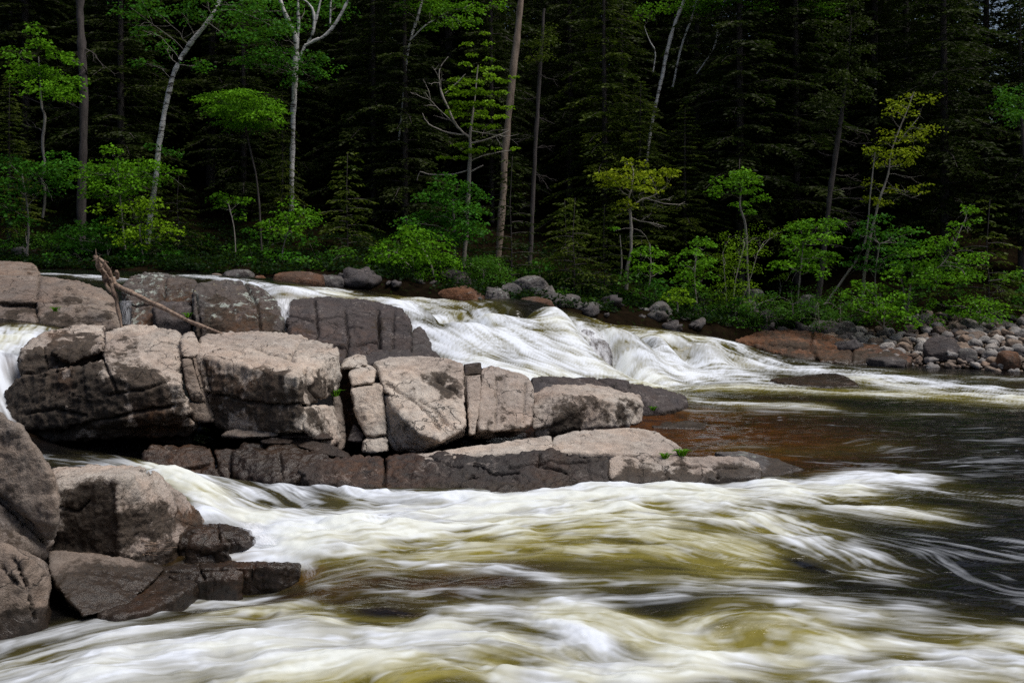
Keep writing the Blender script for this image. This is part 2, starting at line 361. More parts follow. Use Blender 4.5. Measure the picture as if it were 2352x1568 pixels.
# ------------------------------------------------------------------ rocks: the big middle outcrop
rock('boulder', 'massive dark bulging boulder with an undercut base at the left of the outcrop', [
    B([(50, 858, 12.25), (48, 815, 12.35), (60, 795, 12.6), (75, 780, 12.8), (110, 765, 13.2), (150, 754, 13.5), (240, 747, 13.8), (236, 800, 12.5), (215, 826, 12.35), (150, 845, 12.3), (90, 857, 12.3)], back=1.6, drop=.3),
    B([(120, 810, 12.15), (145, 795, 12.3), (215, 790, 12.4), (238, 800, 12.3), (160, 835, 12.1)], back=1),
    B([(236, 838, 11.9), (232, 790, 12.5), (242, 768, 13.0), (300, 748, 13.7), (385, 755, 13.6), (412, 772, 13.1), (410, 830, 12.2), (416, 880, 11.8), (380, 884, 11.7), (270, 905, 11.65), (245, 865, 11.75)], back=2.2, drop=.2),
    B([(8, 945, 11.95), (13, 905, 12.1), (35, 878, 12.1), (62, 861, 12.0), (150, 846, 11.85), (240, 828, 11.8), (255, 862, 11.62), (330, 890, 11.6), (414, 882, 11.7), (430, 930, 11.7), (442, 975, 11.85), (380, 955, 11.65), (260, 965, 11.6), (60, 985, 11.75), (20, 978, 11.9)], back=2.2),
    B([(20, 975, 12.0), (260, 955, 11.72), (330, 940, 11.9), (300, 1000, 11.85), (150, 1012, 11.85), (60, 1012, 11.95), (22, 992, 12.0)], back=2.),
    B([(280, 958, 12.0), (440, 955, 12.05), (452, 975, 12.0), (430, 1000, 12.0), (300, 1004, 12.0)], back=2.),
    B([(20, 1000, 12.4), (440, 1000, 12.4), (440, 1050, 12.4), (20, 1050, 12.4)], back=1.5, base=-.3)],
    'pale', .021, .17, .06, .026, stain0=.04,
    stain_shades=[(30, 930, 70, 1.1), (110, 910, 80, .95), (180, 970, 110, 1.1), (300, 975, 110, 1.0), (90, 830, 45, .9), (190, 815, 40, .9), (150, 785, 40, .35), (210, 900, 60, .7), (60, 990, 70, .8), (330, 870, 30, .3), (400, 970, 60, .6), (370, 930, 40, .35), (295, 795, 28, .35)],
    rusts=[(150, 870, 25, .5), (350, 995, 50, .6), (120, 760, 40, .3), (380, 985, 60, .5)],
    cracks=[([(240, 752), (238, 795), (232, 815), (250, 860), (272, 905)], 3, .09), ([(238, 790), (262, 770), (330, 762), (388, 755)], 2.6, .06), ([(130, 990), (230, 966), (330, 942), (400, 932)], 4, .12), ([(250, 905), (330, 895), (380, 880)], 3, .06), ([(60, 862), (150, 848), (235, 828)], 3, .05), ([(300, 985), (380, 968), (440, 955)], 2.4, .05), ([(60, 950), (130, 940), (200, 955)], 3, .06), ([(100, 800), (112, 850)], 2.5, .05)], tide=(.3, .2))
rock('rock', 'small cap stone wedged in the cleft top left of the blocky boulder', [
    B([(416, 784, 12.5), (424, 768, 13.2), (442, 766, 13.2), (457, 796, 12.6), (459, 812, 12.2), (440, 822, 12.15), (419, 818, 12.15)], back=.6, drop=.1)], 'pale', .02, .12, .03, .016, stain0=.12)
rock('sliver', 'upright brown rock sliver in the cleft beside the bulging boulder', [
    B([(417, 824, 12.0), (437, 824, 12.05), (449, 868, 11.95), (461, 905, 11.9), (469, 923, 11.95), (440, 921, 11.9), (426, 880, 11.92)], back=.8)], 'brown', .018, .08, .03, .012)
rock('sliver', 'narrow brown rock sliver pressed against the blocky boulder', [
    B([(442, 822, 12.15), (460, 814, 12.3), (470, 880, 12.1), (478, 930, 12.05), (492, 968, 12.0), (480, 962, 11.95), (464, 903, 11.98), (450, 860, 12.05)], back=.8)], 'brown', .018, .08, .03, .012)
rock('sliver', 'short dark rock sliver at the foot of the cleft left of the blocky boulder', [
    B([(433, 927, 11.9), (468, 929, 11.95), (489, 968, 11.95), (470, 968, 11.9), (446, 962, 11.88)], back=.8)], 'brown', .018, .08, .03, .012, stain0=.35)
rock('boulder', 'huge blocky boulder with a sloping pale top in the middle of the outcrop', [
    B([(452, 790, 13.0), (470, 772, 14.0), (530, 764, 14.5), (575, 761, 14.7), (640, 764, 14.6), (692, 772, 14.2), (708, 782, 13.7), (690, 800, 13.2), (700, 835, 12.1), (672, 862, 11.6), (600, 848, 11.9), (500, 828, 12.15), (455, 815, 12.25)], back=.2, drop=3.),
    B([(690, 790, 13.4), (716, 784, 13.7), (760, 792, 13.4), (774, 800, 13.25), (778, 815, 12.95), (740, 830, 12.45), (700, 850, 11.95), (676, 866, 11.55), (660, 850, 11.9), (665, 815, 12.7)], back=.1, drop=3),
    B([(452, 818, 12.22), (500, 830, 12.08), (600, 851, 11.82), (672, 867, 11.55), (681, 866, 11.52), (740, 832, 12.4), (777, 815, 12.9), (779, 860, 12.8), (772, 898, 12.7), (712, 928, 11.75), (692, 931, 11.55), (600, 925, 11.7), (475, 905, 12.0), (462, 870, 12.1)], back=1.2),
    B([(475, 906, 12.02), (600, 926, 11.72), (692, 932, 11.56), (706, 960, 11.55), (694, 988, 11.5), (600, 990, 11.75), (520, 981, 11.95), (497, 972, 12.0)], back=1.5)],
    'pale', .021, .13, .05, .022, stain_shades=[(500, 890, 45, .5), (560, 890, 50, .5), (630, 905, 55, .55), (530, 950, 50, .5), (600, 960, 50, .5), (665, 950, 50, .6), (480, 850, 30, .4), (735, 880, 35, .6), (705, 910, 30, .55), (660, 900, 40, .4), (760, 890, 22, .35)],
    rusts=[(560, 880, 80, .35), (480, 835, 30, .25)],
    cracks=[([(470, 903), (500, 908), (560, 918), (620, 930), (692, 928)], 2.8, .10), ([(692, 928), (712, 940), (735, 935), (770, 930)], 3, .10), ([(455, 790), (540, 795), (600, 808), (675, 830)], 2.6, .06), ([(590, 800), (640, 782)], 2.4, .05), ([(676, 805), (690, 800), (740, 802), (765, 798)], 2.8, .08), ([(668, 825), (672, 808), (690, 785)], 3, .07), ([(700, 850), (712, 890), (735, 925)], 3.5, .08), ([(750, 850), (755, 900)], 2.2, .04), ([(470, 830), (480, 880), (492, 915)], 2, .04), ([(480, 812), (600, 835), (660, 848)], 2.0, .02)])
rock('boulder', 'lower corner stone cracked off beneath the right face of the blocky boulder', [
    B([(694, 938, 11.6), (714, 940, 11.65), (765, 934, 12.4), (778, 1000, 12.3), (774, 1015, 12.1), (755, 1024, 11.9), (735, 1015, 11.75), (700, 986, 11.5)], back=1.2),
    ], 'pale', .02, .10, .04, .018, stain_shades=[(720, 965, 30, .55), (740, 1000, 30, .2)], stain0=.12)
rock('sliver', 'thin upright sliver at the right corner of the blocky boulder above the dark cleft', [
    B([(768, 904, 12.75), (778, 912, 12.75), (784, 950, 12.6), (793, 1002, 12.4), (791, 1030, 12.3), (776, 1037, 12.2), (770, 1010, 12.35)], back=.8)], 'brown', .018, .08, .03, .014, stain0=.2)
rock('slab', 'pale edged flat plate jutting from the black undercut below the blocky boulder', [
    B([(508, 1002, 11.75), (520, 990, 11.8), (560, 983, 11.85), (622, 979, 11.9), (642, 986, 11.75), (640, 1001, 11.65), (560, 1005, 11.65)], back=1.2)], 'brown', .018, .07, .02, .014, stain0=.12)
rock('slab', 'curved layered plate sagging right from the undercut of the blocky boulder', [
    B([(645, 990, 11.8), (690, 988, 11.8), (742, 996, 11.75), (766, 1008, 11.65), (740, 1008, 11.6), (648, 1003, 11.65)], back=1.), B([(600, 1012, 11.6), (640, 1006, 11.65), (672, 1012, 11.55), (660, 1020, 11.5), (604, 1019, 11.5)], back=1.),
    B([(660, 1012, 11.7), (720, 1012, 11.65), (755, 1022, 11.6), (800, 1046, 11.5), (806, 1054, 11.45), (750, 1045, 11.4), (690, 1026, 11.45)], back=1.)], 'wet', .016, .06, .02, .014, strata=.012, wet=.5, stain0=.15)
rock('ledge', 'wet chocolate brown rock wall with a crack under the black undercut', [
    B([(326, 1036, 11.3), (350, 1026, 11.5), (470, 1024, 11.5), (488, 1040, 11.35), (492, 1092, 11.1), (420, 1096, 11.05), (345, 1078, 11.1)], base=-.3),
    B([(492, 1030, 11.5), (545, 1028, 11.55), (545, 1085, 11.2), (498, 1066, 11.3)], base=-.3), B([(452, 1090, 11.0), (470, 1072, 11.1), (520, 1070, 11.1), (530, 1105, 10.95), (456, 1106, 10.95)], base=-.3)],
    'wet', .02, .10, .04, .022, wet=.8, stain0=.25, rusts=[(420, 1060, 80, .5)], cracks=[[(488, 1030), (495, 1070), (510, 1100)], [(400, 1085), (480, 1068)]])
rock('boulder', 'wet dark boulder with a glistening flat top beside the brown wall', [
    B([(532, 1036, 11.4), (560, 1023, 11.65), (640, 1020, 11.65), (702, 1022, 11.55), (752, 1046, 11.4), (722, 1062, 11.15), (690, 1090, 10.95), (655, 1108, 10.85), (620, 1106, 10.9), (540, 1090, 11.1)], base=-.3)],
    'wet', .02, .16, .05, .022, wet=.9, stain0=.25, cracks=[([(640, 1045), (650, 1100)], 3, .06)])
rock('rock', 'reddish dirt filled cleft between the blocky boulder and the stone column', [
    B([(782, 848, 13.4), (830, 846, 13.4), (840, 900, 13.3), (840, 1045, 12.7), (786, 1045, 12.7)], back=.6)], 'wet', .022, .3, .08, .05, rust0=.45, stain0=.25)
rock('rock', 'rounded pale cap stone at the head of the stacked stone column', [
    B([(784, 846, 13.0), (793, 826, 13.3), (818, 815, 13.5), (838, 819, 13.5), (843, 838, 13.1), (820, 845, 12.95)], back=.5)], 'pale', .018, .08, .03, .012)
rock('rock', 'upper cube of the stacked stone column, under the pale cap stone', [
    B([(800, 856, 12.75), (815, 842, 13.1), (845, 838, 13.2), (864, 848, 13.0), (860, 879, 12.6), (808, 886, 12.6)], back=.7)], 'pale', .018, .07, .03, .014, stain0=.05)
rock('rock', 'tall middle block of the stacked stone column left of the tilted pale slab', [
    B([(805, 894, 12.6), (812, 883, 12.85), (868, 881, 12.75), (878, 886, 12.6), (883, 940, 12.35), (885, 996, 12.15), (870, 1000, 12.1), (842, 1001, 12.15), (822, 962, 12.35)], back=.8)], 'pale', .018, .08, .03, .018, stain_shades=[(880, 900, 18, .4)], stain0=.06)
rock('rock', 'small block at the foot of the stacked stone column', [
    B([(834, 1014, 12.0), (845, 1004, 12.25), (884, 1001, 12.25), (891, 1010, 12.05), (891, 1036, 11.95), (866, 1040, 11.9), (832, 1038, 11.95)], back=.7)], 'pale', .016, .06, .02, .012, stain0=.12)
rock('rock', 'little dark wedge stone propped beside the foot of the stone column', [
    B([(798, 1012, 12.3), (814, 974, 12.5), (836, 1000, 12.3), (828, 1014, 12.2)], back=.5)], 'purple', .016, .08, .02, .012)
rock('boulder', 'broad pale slab face tilted to the sky with a diagonal crack', [
    B([(862, 834, 13.2), (900, 825, 13.35), (962, 820, 13.4), (1020, 825, 13.35), (1062, 836, 13.2), (1066, 900, 12.6), (1069, 975, 12.05), (1062, 984, 11.98), (1012, 1014, 11.62), (962, 996, 11.72), (905, 945, 12.15), (884, 892, 12.5), (876, 860, 12.85)], back=1.6, drop=.15),
    B([(884, 892, 12.55), (905, 945, 12.2), (962, 996, 11.85), (1010, 1014, 11.75), (952, 1039, 12.1), (906, 1036, 12.2), (890, 1000, 12.3)], back=1.2), B([(1010, 1008, 11.9), (1066, 976, 12.1), (1066, 1000, 12.4), (960, 1038, 12.3)], back=1.), B([(1040, 856, 13.9), (1118, 858, 13.9), (1118, 1000, 13.3), (1040, 1000, 13.3)], back=.5)],
    'pale', .022, .07, .045, .022, stain_shades=[(1000, 880, 34, .42), (1030, 900, 30, .4), (925, 860, 16, .3), (950, 900, 12, .3), (1010, 950, 14, .3), (930, 985, 36, .35), (1040, 860, 30, .35), (975, 860, 12, .3)],
    cracks=[([(885, 882), (905, 890), (940, 915), (985, 950), (1010, 985)], 2.6, .07), ([(1008, 950), (1022, 990)], 2, .03), ([(1000, 868), (1030, 890), (1062, 908)], 4, .06), ([(962, 920), (1000, 940), (1040, 985)], 4, .05), ([(885, 905), (905, 910)], 3, .05), ([(895, 985), (912, 1032)], 2.2, .05)])
rock('rock', 'small dark stone bridging the crack between the tilted slab and its neighbour', [
    B([(1066, 838, 13.15), (1104, 833, 13.2), (1105, 858, 12.95), (1068, 862, 12.9)], back=.6)], 'purple', .016, .05, .02, .012, stain0=.3)
rock('sliver', 'pale upright sliver standing in the crack right of the tilted slab', [
    B([(1072, 868, 12.8), (1102, 862, 12.85), (1104, 890, 12.7), (1096, 960, 12.3), (1090, 996, 12.1), (1078, 1000, 12.1), (1074, 930, 12.5)], back=.7)], 'pale', .016, .06, .02, .012, stain0=.08)
rock('boulder', 'upright grey slab with a smooth weathered face right of the sliver', [
    B([(1108, 846, 13.1), (1130, 842, 13.2), (1200, 860, 13.15), (1218, 872, 13.0), (1224, 900, 12.8), (1220, 975, 12.3), (1195, 985, 12.2), (1140, 988, 12.15), (1098, 990, 12.15), (1100, 930, 12.5)], back=1.4, drop=.1),
    B([(1098, 985, 12.3), (1215, 978, 12.4), (1180, 1000, 12.6), (1086, 1004, 12.5)], back=1.)], 'pale', .02, .08, .04, .02, stain_shades=[(1150, 870, 30, .5), (1160, 910, 25, .25), (1160, 990, 50, .5)], cracks=[([(1138, 870), (1140, 920), (1135, 985)], 2.2, .04), ([(1205, 880), (1204, 970)], 2.2, .04)], stain0=.06)
rock('boulder', 'wedge shaped grey boulder with a sharp ridge at the right end of the outcrop', [
    B([(1226, 908, 13.3), (1272, 886, 13.6), (1350, 885, 13.9), (1400, 892, 13.9), (1468, 912, 13.7), (1472, 930, 13.4), (1440, 930, 13.1), (1375, 918, 12.9), (1290, 912, 12.9), (1262, 945, 12.75), (1226, 985, 12.6), (1224, 940, 12.9)], back=.5, drop=.2),
    B([(1280, 912, 12.92), (1375, 918, 12.92), (1440, 930, 13.1), (1473, 925, 13.5), (1473, 968, 13.3), (1455, 976, 13.1), (1380, 978, 12.9), (1300, 986, 12.75), (1240, 1002, 12.7), (1226, 998, 12.7), (1250, 955, 12.75)], back=.9)],
    'pale', .02, .11, .045, .02, stain_shades=[(1350, 950, 60, .42), (1430, 950, 40, .45), (1300, 970, 50, .35), (1270, 985, 40, .3), (1450, 940, 20, .35)], stain0=.04, cracks=[([(1440, 932), (1462, 930)], 2, .04), ([(1450, 975), (1465, 935)], 2.5, .06)])
rock('slab', 'long low grey slab running behind the wedge boulder into the pool', [
    B([(1220, 872, 15.2), (1245, 866, 15.5), (1400, 872, 16.0), (1450, 878, 16.2), (1445, 900, 15.5), (1300, 890, 15.2), (1226, 905, 14.8)], back=.5, base=0),
    B([(1395, 874, 16.3), (1450, 880, 16.6), (1520, 893, 16.9), (1574, 908, 17.2), (1580, 924, 16.8), (1560, 938, 16.4), (1520, 946, 16.0), (1470, 946, 15.8), (1430, 900, 15.8)], base=-.3)],
    'purple', .03, .13, .05, .022, cracks=[([(1445, 880), (1448, 905)], 2.5, .07), ([(1370, 872), (1400, 885), (1430, 900)], 2.5, .07)], tide=(.0, .1), stain0=.05)
rock('slab', 'small flat pale stone awash in the brown shallows', [
    B([(1480, 968, 15.6), (1560, 962, 16.0), (1608, 965, 15.7), (1622, 978, 15.1), (1620, 988, 14.85), (1570, 984, 14.9), (1500, 980, 15.0)], base=-.3)], 'pale', .025, .05, .02, .012, stain_shades=[(1540, 972, 40, .4)], tide=(-.02, .07))
rock('ledge', 'pale front ledge slab with fine seams ending at two grass tufts', [
    B([(945, 1048, 11.35), (1010, 1037, 11.55), (1140, 1018, 11.85), (1230, 1005, 12.1), (1264, 1003, 12.1), (1270, 1030, 11.55), (1190, 1038, 11.4), (1060, 1046, 11.3), (980, 1056, 11.2)], back=.3, drop=.3, base=-.2),
    B([(1272, 1003, 12.15), (1320, 990, 12.45), (1400, 984, 12.65), (1460, 982, 12.7), (1505, 990, 12.6), (1524, 1000, 12.4), (1522, 1012, 12.1), (1568, 1030, 11.9), (1556, 1046, 11.6), (1420, 1042, 11.6), (1275, 1036, 11.5)], base=-.2)],
    'pale', .02, .045, .03, .012, cracks=[([(1268, 1000), (1272, 1034)], 2.5, .07), ([(1332, 990), (1334, 1032)], 1.8, .02), ([(1380, 1040), (1430, 1030), (1500, 1018)], 2.2, .03), ([(1460, 1008), (1520, 1012)], 3, .06), ([(1440, 990), (1490, 1000)], 2, .03)], stain_shades=[(1470, 1005, 18, .3), (1530, 1044, 12, .3)])
rock('ledge', 'wet black brown front ledge with angular broken face above the white water', [
    B([(688, 1078, 10.98), (745, 1052, 11.4), (872, 1046, 11.4), (885, 1062, 11.15), (880, 1120, 10.75), (800, 1118, 10.75), (710, 1100, 10.85)], base=-.4),
    B([(884, 1062, 11.15), (896, 1046, 11.4), (985, 1048, 11.3), (1080, 1042, 11.4), (1092, 1070, 11.05), (1060, 1118, 10.8), (1000, 1128, 10.72), (888, 1122, 10.76)], base=-.4),
    B([(1060, 1046, 11.35), (1200, 1038, 11.42), (1270, 1032, 11.5), (1380, 1050, 11.3), (1396, 1062, 11.2), (1396, 1108, 10.95), (1300, 1112, 10.9), (1180, 1100, 10.95), (1085, 1090, 11.0)], base=-.4),
    B([(1062, 1116, 10.8), (1110, 1098, 11.0), (1235, 1094, 11.0), (1246, 1118, 10.8), (1180, 1142, 10.6), (1110, 1140, 10.6)], base=-.4), B([(1240, 1104, 10.95), (1285, 1100, 10.98), (1296, 1118, 10.8), (1248, 1124, 10.75)], base=-.4)],
    'dark', .018, .2, .05, .026, wet=.55, stain0=.28, stain_shades=[(940, 1052, 60, -.3), (1150, 1046, 90, -.4), (800, 1055, 60, -.3), (1370, 1090, 20, -.3)], rusts=[(900, 1056, 90, .5), (780, 1058, 60, .4), (1260, 1080, 60, .25)], cracks=[([(884, 1048), (884, 1120)], 3.5, .09), ([(1090, 1068), (1130, 1085), (1190, 1090)], 3, .08), ([(1240, 1042), (1235, 1070), (1300, 1085)], 3, .08), ([(985, 1055), (1060, 1075)], 3, .05), ([(1170, 1075), (1260, 1060), (1370, 1060)], 4, .06)], tide=(0, .1))
rock('ledge', 'low grey front ledge with a pale top reaching right into the pool', [
    B([(1394, 1060, 11.35), (1420, 1050, 11.55), (1560, 1048, 11.7), (1700, 1048, 11.8), (1742, 1060, 11.75), (1745, 1072, 11.6), (1690, 1074, 11.5), (1560, 1072, 11.4), (1480, 1062, 11.45)], base=-.4),
    B([(1394, 1062, 11.3), (1480, 1063, 11.4), (1560, 1075, 11.3), (1620, 1082, 11.28), (1615, 1106, 11.1), (1540, 1108, 11.05), (1405, 1104, 11.05)], base=-.4),
    B([(1560, 1072, 11.4), (1745, 1073, 11.6), (1746, 1096, 11.4), (1700, 1098, 11.35), (1600, 1092, 11.3)], base=-.4)],
    'pale', .02, .08, .04, .018, stain_shades=[(1460, 1095, 55, .5), (1560, 1098, 55, .55), (1680, 1092, 50, .55)], cracks=[([(1560, 1072), (1650, 1076), (1742, 1074)], 2.2, .05), ([(1520, 1075), (1535, 1105)], 3, .05), ([(1640, 1076), (1650, 1098)], 2.5, .05)], tide=(0, .12))
rock('slab', 'dark wet tail of the front ledge slipping under the brown water', [
    B([(1640, 1035, 12.35), (1710, 1036, 12.4), (1790, 1054, 12.15), (1848, 1077, 11.95), (1800, 1090, 11.65), (1750, 1091, 11.55), (1742, 1060, 11.9)], base=-.4)], 'grey', .022, .06, .03, .014, wet=.35, stain0=.12, stain_shades=[(1800, 1082, 40, .6)], tide=(-.02, .1))
# ------------------------------------------------------------------ rocks: back row
rock('boulder', 'striped tan slab sloping in from the left edge below a weathered brown one', [
    B([(-70, 640, 18.0), (0, 634, 18.2), (100, 636, 18.6), (180, 650, 18.6), (240, 668, 18.3), (265, 690, 17.6), (240, 700, 17.0), (90, 690, 16.8), (-70, 690, 16.6)], back=.5, base=1.2),
    B([(86, 694, 16.7), (235, 700, 16.9), (268, 712, 16.9), (273, 742, 16.3), (250, 752, 16.1), (180, 752, 16.0), (95, 748, 16.1)], base=1.0),
    B([(-70, 700, 16.6), (60, 708, 16.5), (82, 718, 16.5), (88, 748, 16.1), (-70, 752, 15.9)], base=1.0)],
    'brown', .034, .12, .06, .03, strata=.035, stain_shades=[(150, 730, 60, .6), (40, 728, 50, .6), (240, 735, 30, .3)], cracks=[([(90, 640), (82, 700), (88, 748)], 3, .12), ([(0, 700), (82, 706)], 3, .12), ([(0, 668), (90, 672), (200, 680)], 2.5, .06), ([(90, 690), (180, 694), (250, 700)], 3, .10), ([(100, 650), (180, 675)], 2, .05)])
rock('slab', 'weathered brown slab with a pale wedge at the far left edge', [
    B([(-70, 598, 20.5), (20, 601, 20.6), (75, 606, 20.8), (95, 628, 20.0), (60, 640, 19.3), (-70, 640, 19.2)], back=.5, base=1.4)], 'brown', .04, .12, .06, .02, rust0=.3, stain_shades=[(70, 615, 25, .4)])
rock('rock', 'low grey stone poking from the upstream white water left of the driftwood', [
    B([(150, 640, 20.5), (215, 636, 20.8), (222, 650, 19.9), (170, 654, 19.8)], base=1.4)], 'brown', .04, .1, .05, .02, stain0=.2)
rock('boulder', 'rounded grey brown boulder right behind the driftwood branch', [
    B([(283, 660, 17.8), (300, 638, 18.2), (340, 627, 18.5), (395, 632, 18.5), (450, 645, 18.3), (456, 668, 17.6), (440, 700, 17.2), (360, 705, 17.2), (300, 700, 17.3)], back=.8, base=1.3),
    B([(300, 695, 17.3), (440, 690, 17.2), (455, 765, 16.7), (300, 762, 16.7)], base=.9)], 'lichen', .03, .16, .06, .025, stain0=.22, rusts=[(400, 735, 60, .6), (330, 745, 40, .5), (430, 720, 40, .4)], stain_shades=[(380, 745, 70, .6)], cracks=[([(380, 640), (375, 690)], 3, .1), ([(300, 700), (380, 698), (445, 705)], 4, .12)])
rock('rock', 'squat pale grey block below the rounded boulder, half behind the driftwood', [
    B([(352, 704, 16.9), (375, 692, 17.1), (430, 694, 17.1), (440, 706, 16.8), (436, 735, 16.5), (360, 735, 16.5)], base=1.0)], 'purple', .03, .1, .04, .02, stain_shades=[(400, 730, 30, .5)])
rock('boulder', 'dome shaped boulder blotched with pale lichen behind the big outcrop', [
    B([(444, 668, 16.9), (455, 652, 17.3), (510, 646, 17.6), (560, 648, 17.6), (610, 672, 17.4), (640, 700, 17.0), (648, 735, 16.5), (642, 768, 16.2), (550, 772, 16.0), (455, 768, 16.2), (448, 720, 16.4)], back=.8, base=.9)],
    'lichen', .028, .14, .07, .025, stain_shades=[(550, 755, 70, .8), (480, 745, 40, .7), (620, 745, 40, .7), (500, 690, 30, .3)], rusts=[(560, 755, 60, .4)], cracks=[([(560, 650), (590, 700), (600, 765)], 3, .10), ([(450, 680), (462, 765)], 3, .1)])
rock('boulder', 'dark purplish jointed rock mass below the lip of the cascade', [
    B([(657, 715, 16.9), (672, 690, 17.8), (740, 684, 18.3), (840, 690, 18.4), (880, 700, 18.0), (925, 712, 17.8), (944, 742, 17.0), (942, 790, 16.3), (930, 830, 15.9), (760, 835, 15.6), (690, 800, 15.9), (665, 760, 16.3)], back=.6, base=.4)],
    'purple', .028, .17, .05, .024, stain0=.16, rusts=[(680, 770, 25, .5), (840, 790, 30, .3), (750, 800, 40, .25)], stain_shades=[(870, 750, 14, .8), (690, 790, 40, .4), (800, 690, 60, -.1)],
    cracks=[([(722, 690), (730, 760), (722, 820)], 3, .12), ([(790, 712), (800, 780), (795, 830)], 3, .12), ([(868, 715), (872, 800)], 4, .18), ([(905, 715), (900, 800)], 3, .08), ([(660, 725), (720, 738), (790, 728), (868, 724)], 2.6, .09), ([(700, 790), (790, 800), (870, 785)], 2.4, .08), ([(760, 745), (830, 758)], 2.2, .05)])
rock('rock', 'stepped wet grey shelf beside the foot of the cascade', [
    B([(944, 760, 17.4), (965, 748, 17.8), (985, 775, 17.6), (992, 800, 17.2), (990, 826, 16.6), (945, 828, 16.5)], base=.3)], 'purple', .028, .1, .04, .02, wet=.7, stain0=.25)
rock('slab', 'low blackish knobbly ridge of rock behind the tilted pale slab', [
    B([(815, 828, 14.9), (850, 812, 15.3), (900, 802, 15.6), (942, 804, 15.6), (950, 826, 15.0), (840, 832, 14.7)], base=.5), B([(940, 812, 15.4), (975, 802, 15.8), (1000, 808, 15.7), (1012, 822, 15.3), (1014, 834, 15.0), (945, 832, 14.9)], base=.5)], 'purple', .024, .14, .05, .024, wet=.4, stain0=.2)
rock('boulder', 'dark brown rock breaking through the middle of the rapids', [
    B([(1222, 768, 20.3), (1232, 753, 20.6), (1255, 748, 20.8), (1278, 756, 20.7), (1282, 772, 20.4), (1262, 790, 20.1), (1240, 782, 20.1)], base=.2)], 'wet', .03, .1, .05, .02, wet=.9, stain0=.1)
rock('boulder', 'dark boulder veiled by thin falling water in the middle of the rapids', [
    B([(1292, 790, 20.6), (1310, 766, 20.9), (1345, 757, 21.1), (1385, 772, 21.0), (1405, 810, 20.6), (1398, 835, 20.3), (1340, 840, 20.1), (1300, 828, 20.2)], base=.0, back=.5)], 'purple', .035, .14, .05, .02, wet=.9, stain0=.3)
rock('boulder', 'grey rock half drowned in the left edge of the rapids', [
    B([(1000, 800, 18.6), (1020, 782, 18.9), (1052, 790, 18.9), (1066, 815, 18.5), (1060, 835, 18.2), (1005, 830, 18.2)], base=.0)], 'purple', .035, .10, .05, .02, wet=.9, stain0=.2)
rock('boulder', 'low humped brown rock alone in the pool below the rapids', [
    B([(1770, 872, 20.6), (1800, 868, 20.9), (1850, 866, 21.1), (1890, 858, 21.3), (1925, 858, 21.3), (1955, 870, 21.0), (1975, 886, 19.9), (1900, 890, 19.6), (1830, 886, 19.8), (1785, 878, 20.2)], base=-.3)], 'wet', .035, .08, .05, .016, wet=.9, stain0=.12)
# ------------------------------------------------------------------ rocks: right bank
rock('ledge', 'long ochre stained ledge along the right bank beside the rapids', [
    B([(1690, 780, 25.0), (1720, 768, 25.6), (1770, 756, 26.3), (1850, 758, 26.6), (1870, 775, 26.0), (1960, 785, 25.6), (1965, 812, 24.8), (1850, 828, 24.3), (1760, 815, 24.7), (1705, 800, 25.0)], back=.5, base=-.3),
    B([(1850, 785, 25.8), (1960, 786, 25.6), (2040, 795, 25.4), (2095, 822, 24.0), (2080, 840, 23.6), (1990, 838, 23.7), (1880, 830, 24.0)], back=.3, base=-.3)],
    'rust', .04, .16, .07, .028, stain_shades=[(1760, 800, 60, .5), (1850, 815, 60, .6), (1950, 820, 60, .6), (2040, 830, 40, .6)], rusts=[(1740, 810, 50, .6), (1900, 822, 60, .4)], tide=(0, .25), cracks=[([(1868, 765), (1860, 800), (1880, 828)], 3, .14), ([(1960, 785), (1955, 830)], 3, .12), ([(1720, 785), (1850, 800), (1960, 800)], 3, .1)])
rock('slab', 'smooth grey slab lying on the edge of the cobble bank', [
    B([(1968, 790, 25.8), (1990, 775, 26.6), (2070, 772, 26.9), (2095, 782, 26.5), (2100, 806, 25.0), (2030, 815, 24.6), (1975, 805, 25.2)], base=-.2)], 'grey', .04, .08, .05, .014, strata=.02)
rock('slab', 'flat reddish wet shelf at the water edge right of the rapids', [
    B([(1555, 752, 26.6), (1600, 745, 27.0), (1690, 748, 27.0), (1692, 770, 26.2), (1640, 776, 25.8), (1580, 768, 26.0)], base=0)], 'rust', .04, .1, .05, .02, wet=.8, stain0=.3)
rock('rock', 'squat broken grey rock behind the reddish shelf', [
    B([(1692, 752, 26.9), (1720, 744, 27.2), (1768, 746, 27.2), (1772, 762, 26.8), (1700, 772, 26.4)], base=.2)], 'grey', .035, .14, .05, .02)
boulder('large squared grey boulder with lichen on the ledge below the bushes', 1858, 738, 1948, 784, 26.4, 'grey', flat=.9, chip=.16)
boulder('dark egg shaped boulder at the front of the cobble bank', 2134, 776, 2218, 832, 23.9, 'purple', chip=.05, lump=.03)
boulder('low dark rock at the tip of the ochre ledge in the water', 2000, 822, 2095, 848, 23.4, 'purple', wet=.5, stain0=.2)
boulder('rusty low boulder at the water edge of the cobble bank, far right', 2296, 806, 2352, 850, 23.0, 'rust', stain0=.2)
boulder('mid grey upright boulder beside the dark egg shaped boulder', 2205, 800, 2252, 838, 23.7, 'grey')
boulder('weathered brown boulder high on the cobble bank', 2228, 762, 2280, 796, 25.5, 'brown', stain0=.1)
